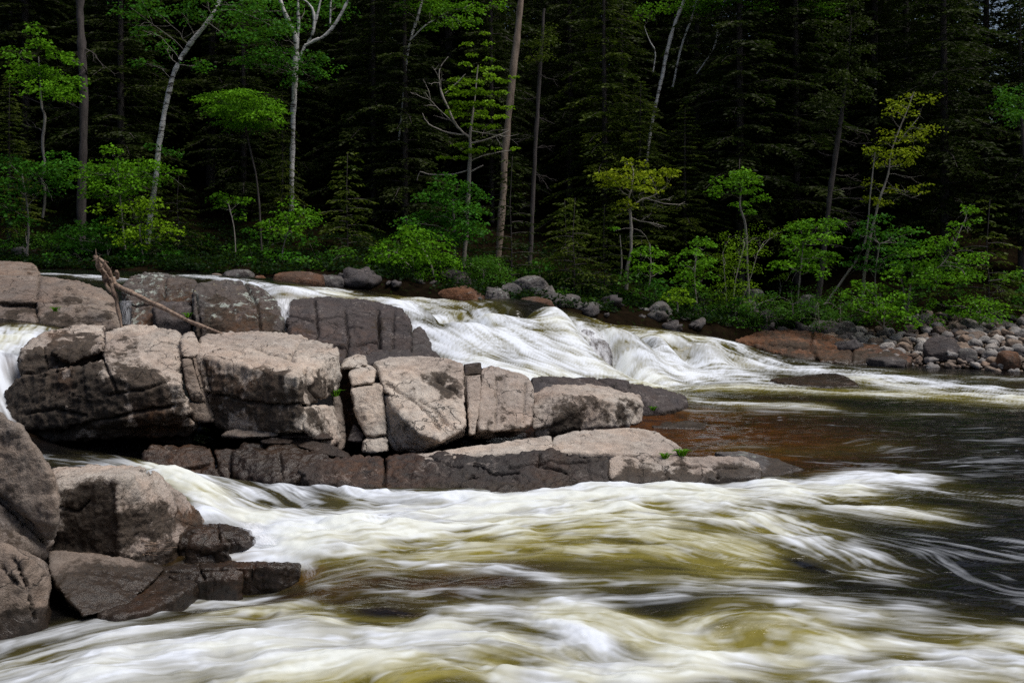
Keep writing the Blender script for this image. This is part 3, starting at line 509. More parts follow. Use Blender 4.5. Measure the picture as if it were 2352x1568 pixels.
# ------------------------------------------------------------------ rocks: far bank, one per traced box
for (lab, x0, y0, x1, y1, Y, m, kw) in [
    ('large orange brown dome boulder at the upstream bank', 612, 624, 738, 672, 22.6, 'rust', dict(chip=.06)),
    ('dark grey boulder tucked right behind the orange dome boulder', 712, 632, 788, 668, 23.2, 'grey', {}),
    ('little orange stone just left of the orange dome boulder', 578, 632, 612, 662, 22.8, 'rust', {}),
    ('blue grey boulder upstream, two stones left of the orange dome', 505, 619, 578, 650, 23.4, 'grey', {}),
    ('small brown stone peeping over the upstream foam', 478, 628, 512, 642, 23.2, 'brown', {}),
    ('small tan stone by bleached sticks at the foot of the bank', 866, 643, 896, 660, 25.0, 'brown', {}),
    ('low grey stone under the drooping maple bush', 905, 666, 952, 684, 24.4, 'grey', {}),
    ('long rusty boulder at the lip of the rapids', 1000, 660, 1118, 704, 23.4, 'rust', dict(chip=.10)),
    ('angular grey boulder leaning on the long rusty boulder', 1106, 664, 1172, 718, 23.6, 'grey', dict(chip=.2)),
    ('pale grey stone perched between two bigger bank boulders', 1150, 650, 1200, 690, 24.2, 'grey', {}),
    ('biggest round grey boulder on the far bank', 1178, 634, 1268, 684, 24.6, 'grey', dict(chip=.08)),
    ('red brown boulder under the biggest round grey one', 1174, 683, 1278, 728, 23.4, 'rust', dict(chip=.08, wet=.3)),
    ('mottled grey stone right of the red brown boulder', 1286, 676, 1336, 714, 24.4, 'grey', {}),
    ('plain grey stone under the small hemlock on the bank', 1336, 694, 1388, 730, 24.6, 'grey', {}),
    ('wide low grey stone at the rapids edge below the yellow maple', 1366, 704, 1440, 736, 24.8, 'grey', {}),
    ('rusty wet stone at the water edge below the yellow maple', 1400, 722, 1456, 744, 24.7, 'rust', {}),
    ('small blue grey round stone beside the tall round boulder', 1454, 718, 1492, 746, 25.2, 'grey', {}),
    ('tiny grey stone stacked above the blue grey round stone', 1466, 706, 1494, 722, 25.5, 'grey', {}),
    ('tall round grey boulder on the bank under the bright shrub', 1490, 692, 1548, 748, 25.4, 'grey', dict(chip=.06)),
    ('grey stone half in leaves right of the tall round boulder', 1556, 716, 1600, 748, 26.2, 'grey', {}),
    ('small stone right of the leafy gap on the bank', 1612, 722, 1650, 746, 26.6, 'grey', {}),
    ('dim round boulder under the birch bushes', 1702, 690, 1748, 740, 27.4, 'grey', {}),
    ('dim small boulder right of the round one under the birch bushes', 1748, 712, 1790, 742, 27.2, 'grey', {}),
    ('dim grey boulder beside the foot of the dark spruce trunk', 1832, 676, 1884, 726, 28.2, 'grey', {}),
    ('dim brown flat boulder deep in the shade of the birch bushes', 1716, 664, 1760, 690, 29.0, 'grey', {}),
    ('flat pale rock on the forest floor behind the twiggy spruce', 1222, 566, 1276, 582, 31.0, 'brown', {}),
    ('rounded rock on the forest floor right of the flat pale one', 1280, 566, 1316, 588, 31.0, 'brown', {}),
    ('grey stone by a sapling at the head of the cobble bank', 1926, 738, 1972, 766, 26.8, 'grey', {}),
    ('grey boulder in deep shade at the far left edge of the forest', 20, 566, 60, 600, 26.5, 'grey', {}),
    ('small grey boulder in shade behind the striped tan slab', 85, 590, 122, 606, 25.5, 'grey', {})]:
    boulder(lab, x0, y0, x1, y1, Y, m, **kw)
for o in list(scene.objects):
    if o.type == 'MESH': o['kind'] = 'thing'
# ------------------------------------------------------------------ ground: one sheet, river channel, far bank and hill
SHX = np.array([-60, -14, -8, -3, 0, 3, 5.5, 7.5, 9, 11, 14, 30, 60.]); SHY = np.array([26, 24.5, 24.0, 23.6, 23.5, 24.2, 25.4, 26.4, 24.5, 23.1, 22.6, 22.6, 22.6])
SHZ = np.array([2.4, 2.3, 2.2, 2.0, 1.45, 1.1, .75, .55, .05, .02, .02, .02, .02])
def ground_z(x, y):
    ys = np.interp(x, SHX, SHY); zb = np.interp(x, SHX, SHZ)
    d = y - ys
    far = zb + np.where(d < 5, .17 * d, .85 + .34 * (d - 5) * (1 - .42 * sstep(15, 32, x - .25 * (y - 30)))); far = np.minimum(far, zb + .85 + .34 * 55)
    far = far + .25 * sstep(1, 6, d) * fbm2(x / 2.2, y / 2.2, 3, 3) + .06 * fbm2(x / .5, y / .5, 2, 4)
    z = np.where(d > 0, far, np.maximum(-1.5, zb - .05 + d * 1.3))
    near = -1.5 + np.clip(-y - 3, 0, 60) * .35  # unseen rise behind the camera, added to block low skylight
    return np.where(y < 6, np.maximum(near, -1.5), z)
def axis(segs):
    a = []
    for lo, hi, st in segs: a += list(np.arange(lo, hi, st))
    return np.array(a)
gx = axis([(-400, -60, 40), (-60, -20, 4), (-20, 20, .4), (20, 60, 4), (60, 401, 40)])
gy = axis([(-300, -40, 30), (-40, 4, 4), (4, 22, 2), (22, 36, .3), (36, 60, 1.5), (60, 140, 10), (140, 401, 40)])
X, Yg = np.meshgrid(gx, gy); Z = ground_z(X.ravel(), Yg.ravel())
nx = len(gx); idx = np.arange(nx * len(gy)).reshape(len(gy), nx)
Q = np.stack((idx[:-1, :-1], idx[:-1, 1:], idx[1:, 1:], idx[1:, :-1]), -1).reshape(-1, 4)
g = G('forest_floor'); pos = g.n('NewGeometry').outputs['Position']
c = g.mix(g.map(g.noise(pos, 2.5, 6, .7), .35, .65), (.006, .0045, .003), (.018, .012, .007))
c = g.mix(g.map(g.noise(pos, 9, 5, .7), .58, .66), c, (.014, .026, .006))
b = g.n('BsdfPrincipled', {}, Base_Color=c, Roughness=.95, Specular_IOR_Level=0.0, Normal=g.n('Bump', None, Height=g.noise(pos, 12, 6, .7), Strength=.8, Distance=.1).outputs[0])
M['floor'] = g.out(b.outputs[0])
me = mesh_np('ground', np.stack((X.ravel(), Yg.ravel(), Z), 1), Q, mats=[M['floor']])
tag(obj('ground', me), kind='structure')
# ------------------------------------------------------------------ water surface: heights
WC = [  # (px, py, z): traced points on the water
    # lower pool and foreground
    (0, 1568, -.02), (400, 1568, .06), (800, 1568, .02), (1176, 1568, .05), (1600, 1568, 0), (2000, 1568, .02), (2352, 1568, 0),
    (0, 1470, -.12), (300, 1420, -.12), (560, 1400, -.06), (800, 1440, .04), (1000, 1440, .03), (1250, 1450, .0), (1450, 1470, 0), (1720, 1400, .08), (1700, 1490, -.06), (2000, 1440, 0), (2300, 1440, 0),
    (500, 1352, -.2), (640, 1348, -.18), (800, 1330, 0), (1000, 1330, -.04), (1200, 1340, .05), (1500, 1350, 0), (1800, 1330, 0), (2200, 1330, 0),
    (440, 1282, -.05), (560, 1276, -.04), (720, 1280, .0), (440, 1258, -.05), (900, 1270, 0), (1200, 1265, 0), (1500, 1280, .03), (1900, 1260, 0), (2300, 1250, 0),
    (640, 1240, .0), (720, 1210, .06), (880, 1190, .10), (1050, 1180, .03), (1300, 1180, 0), (1600, 1170, 0), (2000, 1160, 0), (2352, 1150, 0),
    (850, 1135, .08), (1050, 1150, .08), (1200, 1145, .03), (1450, 1115, .0), (1650, 1108, 0), (1850, 1095, 0), (2100, 1080, 0), (2352, 1070, 0),
    # chute between the near boulders and the front ledge
    (340, 1072, .36), (385, 1090, .33), (440, 1125, .27), (480, 1160, .20), (500, 1188, .15), (560, 1180, .13), (600, 1130, .16), (520, 1100, .24), (700, 1118, .08), (600, 1205, .06), (540, 1230, -.05), (640, 1250, -.03),
    (110, 1085, .42), (200, 1075, .42), (300, 1065, .40), (140, 1045, .45), (250, 1042, .44), (320, 1050, .41),
    # brown pool behind the ledge
    (1560, 1000, 0), (1700, 1000, 0), (1900, 1000, 0), (2150, 1000, 0), (2352, 1000, 0), (1640, 955, 0), (1800, 950, 0), (2050, 950, 0), (2352, 950, 0), (1680, 1035, .03), (1780, 1040, .02),
    (1640, 920, .03), (1800, 915, .03), (2000, 910, .02), (2200, 905, 0), (2352, 905, 0), (1560, 890, .04), (1700, 880, .05), (1850, 893, .03),
    (1250, 868, .05), (1400, 872, .05), (1550, 860, .08), (1700, 850, .08), (1900, 848, .05), (2100, 862, .02), (2352, 868, 0),
    # foot of the rapids
    (1060, 830, .45), (1150, 846, .25), (1250, 848, .18), (1350, 838, .18), (1450, 838, .15), (1560, 836, .15), (1680, 832, .15), (1760, 830, .12),
    # rapids
    (640, 670, 1.95), (700, 666, 1.93), (780, 668, 1.9), (860, 676, 1.84), (930, 686, 1.78), (1000, 695, 1.70), (1080, 708, 1.55),
    (700, 686, 1.82), (800, 686, 1.76), (900, 698, 1.70), (950, 712, 1.6), (970, 745, 1.35), (1000, 780, 1.0), (1020, 810, .70),
    (1060, 735, 1.40), (1090, 770, 1.08), (1110, 805, .70), (1120, 718, 1.48), (1170, 728, 1.38), (1180, 760, 1.10), (1200, 800, .68), (1220, 735, 1.28), (1270, 745, 1.18),
    (1290, 800, .62), (1310, 745, 1.18), (1330, 765, 1.08), (1360, 790, .72), (1400, 755, 1.08), (1400, 800, .52), (1460, 762, .98), (1460, 800, .5), (1520, 770, .82), (1540, 800, .52), (1600, 785, .60), (1620, 805, .45), (1660, 788, .56), (1690, 792, .48), (1700, 815, .3),
    (1400, 738, 1.05), (1480, 752, .9), (1561, 774, .74), (1640, 781, .66), (1200, 722, 1.36), (1290, 730, 1.22),
    # upstream, left
    (60, 628, 2.25), (150, 632, 2.22), (240, 634, 2.18), (420, 634, 2.18), (520, 640, 2.14), (580, 652, 2.06), (620, 668, 1.96), (0, 622, 2.25),
    # channel behind the left outcrop
    (0, 760, 1.45), (70, 752, 1.48), (100, 770, 1.40), (0, 800, 1.32), (40, 790, 1.34), (0, 840, 1.2), (40, 835, 1.2), (0, 880, 1.0), (0, 925, .8)]
WP = np.array([PZ(*c) for c in WC])
extra = np.array([(-12, 9, -.1), (-12, 12, .5), (-12, 15, 1.45), (-14, 20, 2.3), (-14, 25, 2.3), (14, 5, 0), (14, 10, 0), (16, 15, 0), (16, 20, 0), (16, 26, 0), (-7, 26, 2.2), (0, 26, 1.5), (6, 27, .5), (-4, 4, 0), (0, 4, 0), (5, 4, 0), (10, 26, 0), (27, 6, 0), (27, 14, 0), (27, 24, 0), (20, 4, 0), (20, 10, 0),
    (-4.5, 15.4, .9), (-2.5, 15.0, .5), (0, 16, .5), (1.2, 17.5, .3), (2, 15, 0), (-3, 14, .5), (-1.5, 13.5, .3), (0.5, 14, .0), (-5.0, 13.3, .7), *[tuple(P(a, b, c)[:2]) + (d,) for a, b, c, d in ((420, 1060, 11.5, -.05), (600, 1060, 11.4, -.1), (500, 1040, 11.9, -.05), (700, 1050, 11.5, -.1), (620, 1100, 11.05, .0), (420, 1090, 11.1, .08), (500, 1090, 11.15, .05), (300, 1030, 12.2, .3), (150, 1030, 12.2, .35), (560, 1020, 12.2, -.05), (760, 1090, 10.9, .02))], (-6.0, 17.6, 1.2), (-5.2, 17.3, 1.1), (-4.4, 17.3, 1.0), (-3.6, 17.2, 1.0), (-2.9, 17.0, .9), (-2.2, 17.3, .8), (-1.5, 17.2, .7), (-4.4, 16.2, 1.0), (-3.0, 16.2, 1.0), (-1.9, 16.0, .6)])
WP = np.vstack((WP, extra))
def _phi(r): return np.sqrt(r * r + .35 ** 2)
_D = np.hypot(WP[:, None, 0] - WP[None, :, 0], WP[:, None, 1] - WP[None, :, 1])
_A = _phi(_D) - 1e-9; np.fill_diagonal(_A, .35 - .03)
_n = len(WP); _K = np.zeros((_n + 1, _n + 1)); _K[:_n, :_n] = -_A; _K[:_n, _n] = 1; _K[_n, :_n] = 1
_w = np.linalg.solve(_K, np.append(WP[:, 2], 0))
def water_z(x, y):
    out = np.empty(len(x))
    for s in range(0, len(x), 60000):
        r = np.hypot(x[s:s + 60000, None] - WP[None, :, 0], y[s:s + 60000, None] - WP[None, :, 1])
        out[s:s + 60000] = -_phi(r) @ _w[:_n] + _w[_n]
    return out
_ys = np.linspace(4.6, 28, 500)
def on_water(px, py):
    """world x, y where the sight line through a traced pixel meets the water"""
    x = (px - CX) / F * _ys; zr = H - (py - CY) / F * _ys
    k = np.nonzero(zr < water_z(x, _ys))[0]
    y = _ys[k[0]] if len(k) else F * H / max(60, py - CY)
    return ((px - CX) / F * y, y)
# ------------------------------------------------------------------ water: currents and foam, one stroke per current
S = [  # points, half width m, foam, aeration (olive)
    # rapids
    ([(420, 632), (520, 640), (590, 658), (640, 672)], .35, 0.82, 0.22), ([(110, 628), (200, 634), (300, 640)], .4, 0.77, 0.15), ([(640, 672), (720, 668), (800, 670)], .3, 0.65, 0.38),
    ([(640, 690), (720, 690), (800, 688)], .25, 0.04, 0.15), ([(760, 668), (860, 680), (960, 694), (1060, 712), (1130, 745)], .5, 0.39, 0.56),
    ([(900, 696), (955, 722), (1000, 775), (1050, 828)], .45, 0.82, 0.22), ([(930, 690), (1020, 718), (1090, 780), (1130, 835)], .45, 0.79, 0.22), ([(1000, 700), (1090, 740), (1170, 790), (1230, 838)], .5, 0.77, 0.15),
    ([(1080, 710), (1160, 738), (1230, 790), (1290, 835)], .45, 0.73, 0.22), ([(1180, 726), (1240, 738), (1300, 762), (1310, 800), (1330, 835)], .4, 0.77, 0.30), ([(1280, 738), (1340, 752), (1390, 790), (1410, 832)], .35, 0.65, 0.38),
    ([(1290, 736), (1400, 752), (1450, 790), (1490, 832)], .4, 0.77, 0.38), ([(1400, 746), (1510, 768), (1600, 800), (1660, 825)], .45, 0.73, 0.60), ([(1500, 760), (1600, 776), (1660, 800), (1700, 822)], .35, 0.60, 0.71), ([(1620, 785), (1680, 785), (1715, 805), (1760, 830)], .3, 0.79, 0.30),
    ([(1120, 838), (1250, 846), (1400, 842), (1560, 838), (1720, 836), (1850, 846)], .9, 0.86, 0.15), ([(1200, 862), (1350, 868), (1500, 866), (1650, 868), (1780, 880)], .8, 0.71, 0.38),
    ([(1500, 888), (1620, 892), (1760, 893), (1900, 898), (2100, 908), (2352, 925)], .5, 0.39, 0.71), ([(1780, 845), (1900, 850), (2000, 860), (2150, 882), (2352, 905)], .7, 0.79, 0.22), ([(1980, 872), (2100, 892), (2352, 915)], .5, 0.52, 0.60), ([(2000, 852), (2200, 866), (2352, 872)], .5, 0.21, 0.15),
    ([(1590, 916), (1660, 926), (1760, 930), (1880, 934)], .3, 0.47, 0.45), ([(1250, 880), (1400, 884), (1550, 880)], .4, 0.52, 0.52),
    # left channel
    ([(60, 752), (30, 775), (-20, 800)], .3, .45, .9), ([(70, 765), (40, 810), (20, 860)], .5, .85, .0), ([(0, 770), (0, 850)], .6, .9, 0), ([(-10, 880), (20, 900)], .3, .1, .3),
    # chute
    ([(100, 1050), (180, 1055), (260, 1075), (330, 1095)], .22, .33, .1), ([(200, 1042), (270, 1050), (330, 1072), (370, 1088)], .16, .22, .1),
    ([(345, 1070), (390, 1090), (450, 1130), (520, 1168), (580, 1195)], .13, .55, 1.0), ([(385, 1088), (450, 1110), (540, 1150), (620, 1185)], .14, .70, .8), ([(500, 1080), (560, 1092), (640, 1115), (720, 1155)], .20, .62, .1), ([(470, 1100), (560, 1125), (660, 1165), (740, 1195)], .2, .72, .4),
    ([(470, 1188), (560, 1196), (610, 1225), (660, 1255)], .12, .95, .1), ([(500, 1160), (580, 1185), (640, 1215), (700, 1245)], .16, .9, .3), ([(690, 1112), (760, 1120), (840, 1140), (900, 1150)], .18, .42, .1),
    ([(620, 1255), (700, 1225), (780, 1200), (860, 1180), (1000, 1165), (1150, 1155)], .45, 1.0, .3), ([(560, 1250), (660, 1262), (760, 1260), (860, 1250)], .12, .7, .2),
    # white tongue along the ledge
    ([(860, 1135), (1000, 1150), (1150, 1145), (1300, 1135), (1450, 1125), (1600, 1115), (1750, 1112), (1900, 1108), (2000, 1098), (2100, 1100)], .28, .92, .4), ([(820, 1175), (1000, 1180), (1200, 1168), (1400, 1150), (1600, 1140), (1800, 1130), (1950, 1130)], .35, .72, .85),
    ([(780, 1225), (950, 1210), (1150, 1198), (1350, 1185), (1550, 1180), (1700, 1190), (1800, 1210)], .35, .50, 1.0), ([(850, 1245), (1050, 1232), (1250, 1222), (1450, 1225), (1600, 1245), (1700, 1275)], .33, .30, 1.0), ([(1000, 1265), (1200, 1260), (1400, 1270), (1550, 1285), (1680, 1300)], .28, .14, .85),
    ([(1600, 1140), (1750, 1180), (1860, 1240), (1950, 1290)], .3, .42, .3), ([(1800, 1130), (1950, 1160), (2100, 1180)], .3, .34, .6), ([(2000, 1110), (2200, 1130), (2352, 1150)], .3, .25, .15),
    # dark troughs with lace
    ([(620, 1290), (760, 1285), (880, 1275), (1000, 1290)], .25, 0.11, 0.18), ([(680, 1280), (720, 1310), (740, 1345), (720, 1370)], .10, 0.14, 0.14), ([(760, 1330), (860, 1310), (950, 1300)], .2, 0.15, 0.14), ([(880, 1315), (960, 1298), (1040, 1300), (1110, 1315)], .14, 0.15, 0.14), ([(1080, 1300), (1150, 1305), (1230, 1320), (1270, 1335)], .10, 0.53, 0.14), ([(960, 1370), (1010, 1350), (1060, 1352), (1090, 1380)], .10, 0.38, 0.09), ([(780, 1375), (900, 1360), (1000, 1380), (1100, 1400)], .18, 0.28, 0.18),
    ([(1080, 1395), (1160, 1378), (1260, 1390), (1360, 1400)], .16, 0.31, 0.23), ([(1280, 1360), (1400, 1345), (1550, 1345), (1700, 1355)], .16, 0.14, 0.14), ([(1250, 1395), (1400, 1378), (1560, 1368), (1720, 1352), (1830, 1345)], .14, 0.31, 0.09), ([(1320, 1330), (1500, 1325), (1650, 1335), (1780, 1325)], .2, 0.09, 0.27),
    ([(430, 1340), (540, 1325), (650, 1340)], .16, 0.04, 0.00), ([(420, 1368), (540, 1358), (640, 1375), (740, 1392)], .08, 0.12, 0.00), ([(460, 1275), (540, 1268), (620, 1268), (680, 1275)], .08, 0.19, 0.05), ([(480, 1255), (520, 1258), (560, 1266)], .06, 0.19, 0.05),
    # near white water
    ([(-40, 1500), (80, 1468), (200, 1440), (330, 1415), (470, 1392), (580, 1385)], .14, 0.43, 0.20), ([(-40, 1530), (150, 1488), (320, 1455), (480, 1425), (640, 1410)], .18, 0.49, 0.42), ([(300, 1408), (400, 1390), (520, 1382), (640, 1392)], .08, 0.19, 0.20), ([(520, 1410), (640, 1400), (760, 1412), (860, 1430)], .16, 0.33, 1.00),
    ([(-40, 1560), (200, 1520), (450, 1485), (700, 1455), (900, 1440), (1050, 1440)], .24, 0.76, 0.54), ([(-40, 1600), (250, 1560), (520, 1520), (800, 1480), (1050, 1462)], .26, 0.75, 0.54), ([(300, 1600), (600, 1550), (800, 1530), (900, 1500)], .2, 0.63, 1.00), ([(700, 1600), (780, 1560), (900, 1530), (1020, 1510), (1120, 1530)], .17, 0.09, 1.00), ([(880, 1600), (960, 1560), (1060, 1540), (1150, 1550)], .12, 0.08, 0.77),
    ([(900, 1440), (1050, 1450), (1160, 1470), (1260, 1500), (1340, 1560)], .16, 0.57, 1.00), ([(1130, 1395), (1220, 1425), (1320, 1460), (1390, 1510), (1430, 1570)], .12, 0.73, 0.31), ([(1050, 1510), (1130, 1540), (1200, 1590)], .12, 0.43, 0.54), ([(1250, 1560), (1330, 1540), (1420, 1545)], .14, 0.71, 0.31),
    ([(1260, 1410), (1380, 1430), (1480, 1470), (1560, 1520)], .16, 0.28, 1.00), ([(1420, 1440), (1500, 1460), (1580, 1500)], .14, 0.36, 1.00), ([(1580, 1470), (1600, 1425), (1660, 1392), (1760, 1382), (1880, 1392), (2000, 1412)], .10, 0.49, 0.54), ([(1640, 1440), (1720, 1425), (1820, 1440), (1900, 1470)], .18, 0.11, 1.00), ([(1650, 1480), (1740, 1480), (1850, 1500)], .14, 0.08, 1.00),
    ([(1400, 1580), (1500, 1540), (1620, 1515), (1780, 1515), (1950, 1530), (2100, 1550)], .14, 0.57, 0.42), ([(1850, 1500), (2000, 1490), (2150, 1485), (2352, 1480)], .18, 0.24, 0.65), ([(1900, 1585), (2020, 1545), (2140, 1520), (2240, 1510), (2352, 1525)], .10, 0.63, 0.20), ([(2050, 1470), (2180, 1500), (2300, 1550), (2380, 1580)], .10, 0.40, 0.31), ([(1500, 1568), (1700, 1555), (1900, 1568)], .14, 0.36, 0.65), ([(1850, 1420), (2050, 1425), (2250, 1450), (2400, 1480)], .16, 0.22, 0.31), ([(2100, 1560), (2352, 1565)], .2, 0.24, 0.54),
    # right: dark ripples, thin streaks
    ([(1800, 1290), (1900, 1300), (2000, 1320), (2100, 1330)], .16, .30, .1), ([(1900, 1340), (2050, 1345), (2200, 1360), (2352, 1385)], .16, .16, 0), ([(1950, 1240), (2080, 1260), (2150, 1300), (2200, 1330)], .16, .10, 0), ([(2200, 1240), (2352, 1260)], .3, .10, 0), ([(1800, 1370), (2000, 1385), (2200, 1400), (2400, 1420)], .16, .16, .1),
    ([(1950, 1060), (2100, 1070), (2352, 1060)], .35, .10, 0), ([(2100, 1000), (2250, 1005), (2400, 1000)], .4, .10, 0), ([(1700, 1030), (1900, 1040), (2000, 1020)], .3, .05, .1), ([(1500, 1000), (1600, 1000), (1750, 1000)], .5, 0, 0), ([(1600, 945), (1800, 945), (2000, 950), (2200, 950)], .3, .16, .1)]
BROWN = [(800, 1335, .5, .35), (1050, 1330, .6, .35), (620, 1390, .4, .3), (1560, 1000, 1.6, .9), (1700, 1005, 1.6, .75), (1850, 1000, 1.3, .4), (1640, 1035, .7, .9), (1720, 1045, .5, .9), (1780, 1055, .4, .8), (1520, 965, .8, 1), (1600, 955, .9, .8), (1720, 950, 1.2, .4), (1900, 1075, .6, .4), (710, 1320, .14, .9), (690, 1300, .1, .6), (0, 900, .5, .8), (430, 1275, .2, .6), (560, 1278, .25, .7), (660, 1276, .2, .6), (1560, 752, .6, .6), (700, 690, .6, .4), (800, 690, .5, .3)]
# fan shaped grid, finer close by
U = np.concatenate((np.arange(-.80, -.58, 4.0 / 996), np.arange(-.58, .5801, 1.25 / 996), np.arange(.584, 1.05, 4.0 / 996))); rows = [3.8]
while rows[-1] < 28: rows.append(rows[-1] + max(.012, .0026 * rows[-1]))
rows = np.array(rows); nu, nr = len(U), len(rows)
Xw = (U[None, :] * (rows[:, None] + .4)).ravel(); Yw = np.repeat(rows, nu)
Zw = water_z(Xw, Yw)
# velocity and foam on a coarse world grid
cs = .06; cgx = np.arange(-14, 20.01, cs); cgy = np.arange(4.4, 28.01, cs)
GX, GY = np.meshgrid(cgx, cgy); sh = GX.shape
vx = np.full(sh, .004); vy = np.full(sh, -.0008); keep = np.ones(sh); aer = np.ones(sh); keepF = []
def stroke_xy(p):
    q = np.array([on_water(*a) for a in p]); return smooth_line(q, 4)
for pts, w, fo, ae in S:
    q = stroke_xy(pts); m = 4 * w + .3
    i0, i1 = np.searchsorted(cgx, (q[:, 0].min() - m, q[:, 0].max() + m)); j0, j1 = np.searchsorted(cgy, (q[:, 1].min() - m, q[:, 1].max() + m))
    gx_, gy_ = GX[j0:j1, i0:i1], GY[j0:j1, i0:i1]
    if gx_.size == 0: continue
    d = np.full(gx_.shape, 1e9); tx = np.zeros(gx_.shape); ty = np.zeros(gx_.shape)
    for k in range(len(q) - 1):
        e = q[k + 1] - q[k]; L = e @ e + 1e-9
        t = np.clip(((gx_ - q[k, 0]) * e[0] + (gy_ - q[k, 1]) * e[1]) / L, 0, 1)
        dd = np.hypot(gx_ - q[k, 0] - t * e[0], gy_ - q[k, 1] - t * e[1]); m_ = dd < d
        d = np.where(m_, dd, d); n_ = math.sqrt(L); tx = np.where(m_, e[0] / n_, tx); ty = np.where(m_, e[1] / n_, ty)
    g1 = np.exp(-(d / (1.6 * w)) ** 2)
    vx[j0:j1, i0:i1] += g1 * tx; vy[j0:j1, i0:i1] += g1 * ty
    g2 = np.exp(-(d / w) ** 2)
    keep[j0:j1, i0:i1] *= 1 - fo * g2; aer[j0:j1, i0:i1] *= 1 - ae * np.exp(-(d / (1.25 * w)) ** 2)
D0 = 1 - keep; A0 = 1 - aer
B0 = np.zeros(sh)
for (px, py, r, v) in BROWN:
    x0, y0 = on_water(px, py); B0 = np.maximum(B0, v * np.exp(-((GX - x0) ** 2 + ((GY - y0) * .9) ** 2) / r ** 2))
psi1 = fbm2(GX.ravel() / .75, GY.ravel() / .55, 3, 201).reshape(sh)
cy_, cx_ = np.gradient(psi1, cs); n_ = np.hypot(vx, vy); vx /= n_; vy /= n_
calm = np.clip(1.0 - n_, .25, 1) * (.10 + .30 * np.exp(-((GY - 7.2) / 2.6) ** 2))
vx = vx + calm * cy_; vy = vy - calm * cx_
n_ = np.hypot(vx, vy); vx /= n_; vy /= n_
def bil(A, x, y):
    fx = np.clip((x - cgx[0]) / cs, 0, sh[1] - 1.001); fy = np.clip((y - cgy[0]) / cs, 0, sh[0] - 1.001)
    i = fx.astype(np.int32); j = fy.astype(np.int32); u = fx - i; v = fy - j
    return (A[j, i] * (1 - u) + A[j, i + 1] * u) * (1 - v) + (A[j + 1, i] * (1 - u) + A[j + 1, i + 1] * u) * v
# silky streaks: noise drawn out along the current (line integral convolution)
def lic(x, y, ds, n, fn):
    acc = 0.0
    for sgn in (1, -1):
        px, py = x.copy(), y.copy()
        for k in range(n):
            if k or sgn > 0: acc = acc + (.5 + .5 * math.cos(math.pi * k / n)) * fn(px, py)
            ux, uy = bil(vx, px, py), bil(vy, px, py)
            px = px + sgn * ds * ux; py = py + sgn * ds * uy
    return (acc - acc.mean()) / acc.std()
far_ = sstep(10, 17, Yw)
dsx = 1 + 1.2 * far_
L1 = lic(Xw, Yw, .020 * dsx, 11, lambda x, y: vn2(x / .026, y / .026, 11))
L2 = lic(Xw, Yw, .040 * dsx, 9, lambda x, y: vn2(x / .075, y / .075, 12))
L3 = lic(Xw, Yw, .07 * dsx, 6, lambda x, y: vn2(x / .22, y / .22, 14))
LC = lic(Xw, Yw, .016, 6, lambda x, y: 1 - 2 * np.abs(fbm2(x / .30, y / .22, 3, 33)))
LD = lic(Xw, Yw, .011, 5, lambda x, y: 1 - 2 * np.abs(fbm2(x / .13, y / .10, 2, 35)))      # curled foam threads
SP = lic(Xw, Yw, .016, 4, lambda x, y: vn2(x / .05, y / .09, 71))
LF = fbm2(Xw / .85, Yw / .55, 4, 81); MF = fbm2(Xw / .30 + .12 * L3, Yw / .22, 4, 82)
Dv = bil(D0, Xw, Yw); Av = bil(A0, Xw, Yw); Bv = bil(B0, Xw, Yw)
turb = np.clip(Dv * 1.1 + Av * .4, 0, 1)
lace = np.clip(LC - .8, 0, 2.0) / 2.0 + .7 * np.clip(LD - 1.0, 0, 2) / 2 * np.clip(.6 + 2 * LF, 0, 1)
env = np.clip(4 * Dv * (1 - Dv), 0, 1)
strk = (.66 * L1 + .60 * L2) * (.55 + .45 * sstep(6.0, 8.5, Yw)) + .45 * L3
foam = Dv * (.80 + .11 * strk) + (.10 * env + .015) * strk + (.42 * env + .22 * Dv) * LF + .16 * env * MF
foam += far_ * Dv * (.12 * strk + .45 * MF - .12)
foam += (.95 * lace + .12 * np.clip(MF * 2, 0, 1)) * np.clip(1.4 * env * (.25 + Av) + .25 * Av, 0, 1) * (1 - .8 * far_)
edge_r = sstep(.5, 3.0, Xw - .25 * (Yw - 6)) * (1 - sstep(13, 18, Yw))
foam += .10 * edge_r * np.clip(.45 * L1 + .5 * L2 + .5 * L3 + 1.6 * LF, 0, 3) * (1 - Dv)
foam += .9 * (np.clip(SP - 2.1, 0, 1)) * (1 - np.clip(Dv * 4, 0, 1)) * sstep(0, 3.5, Xw) * sstep(11, 12.5, Yw) * np.clip(LF * 3 + .5, 0, 1)  # white flecks on the dark pool: sky glints painted in as foam
foam = np.clip(foam, 0, 1)
Zw += turb * (.10 * LF * (1 - .3 * far_) + .035 * MF * (1 - .6 * far_) + .007 * L3 + far_ * (.006 * L3 + .004 * L2)) + .014 * (1 - turb) * fbm2(Xw / .35, Yw / .22, 3, 91)
for (px, py, r, h) in ((395, 1086, .16, .06), (530, 1092, .22, .14), (600, 1100, .2, .10), (740, 1122, .16, .10), (800, 1130, .16, .08), (880, 1132, .14, .10), (1050, 1146, .14, .06), (860, 1190, .3, .06), (720, 1215, .25, .06)):
    x0, y0 = on_water(px, py); k = np.exp(-(((Xw - x0) / r) ** 2 + ((Yw - y0) / (r * .8)) ** 2))     # splashes thrown up against the ledge
    Zw += .55 * h * k * np.clip(1 + .5 * L2 * .5 + 1.2 * MF, 0, 2); foam = np.clip(foam + .5 * k * (1 + .35 * strk), 0, 1)
aerv = np.clip(Av * (.9 + .12 * L2 + .12 * L3 + .7 * LF), 0, 1)
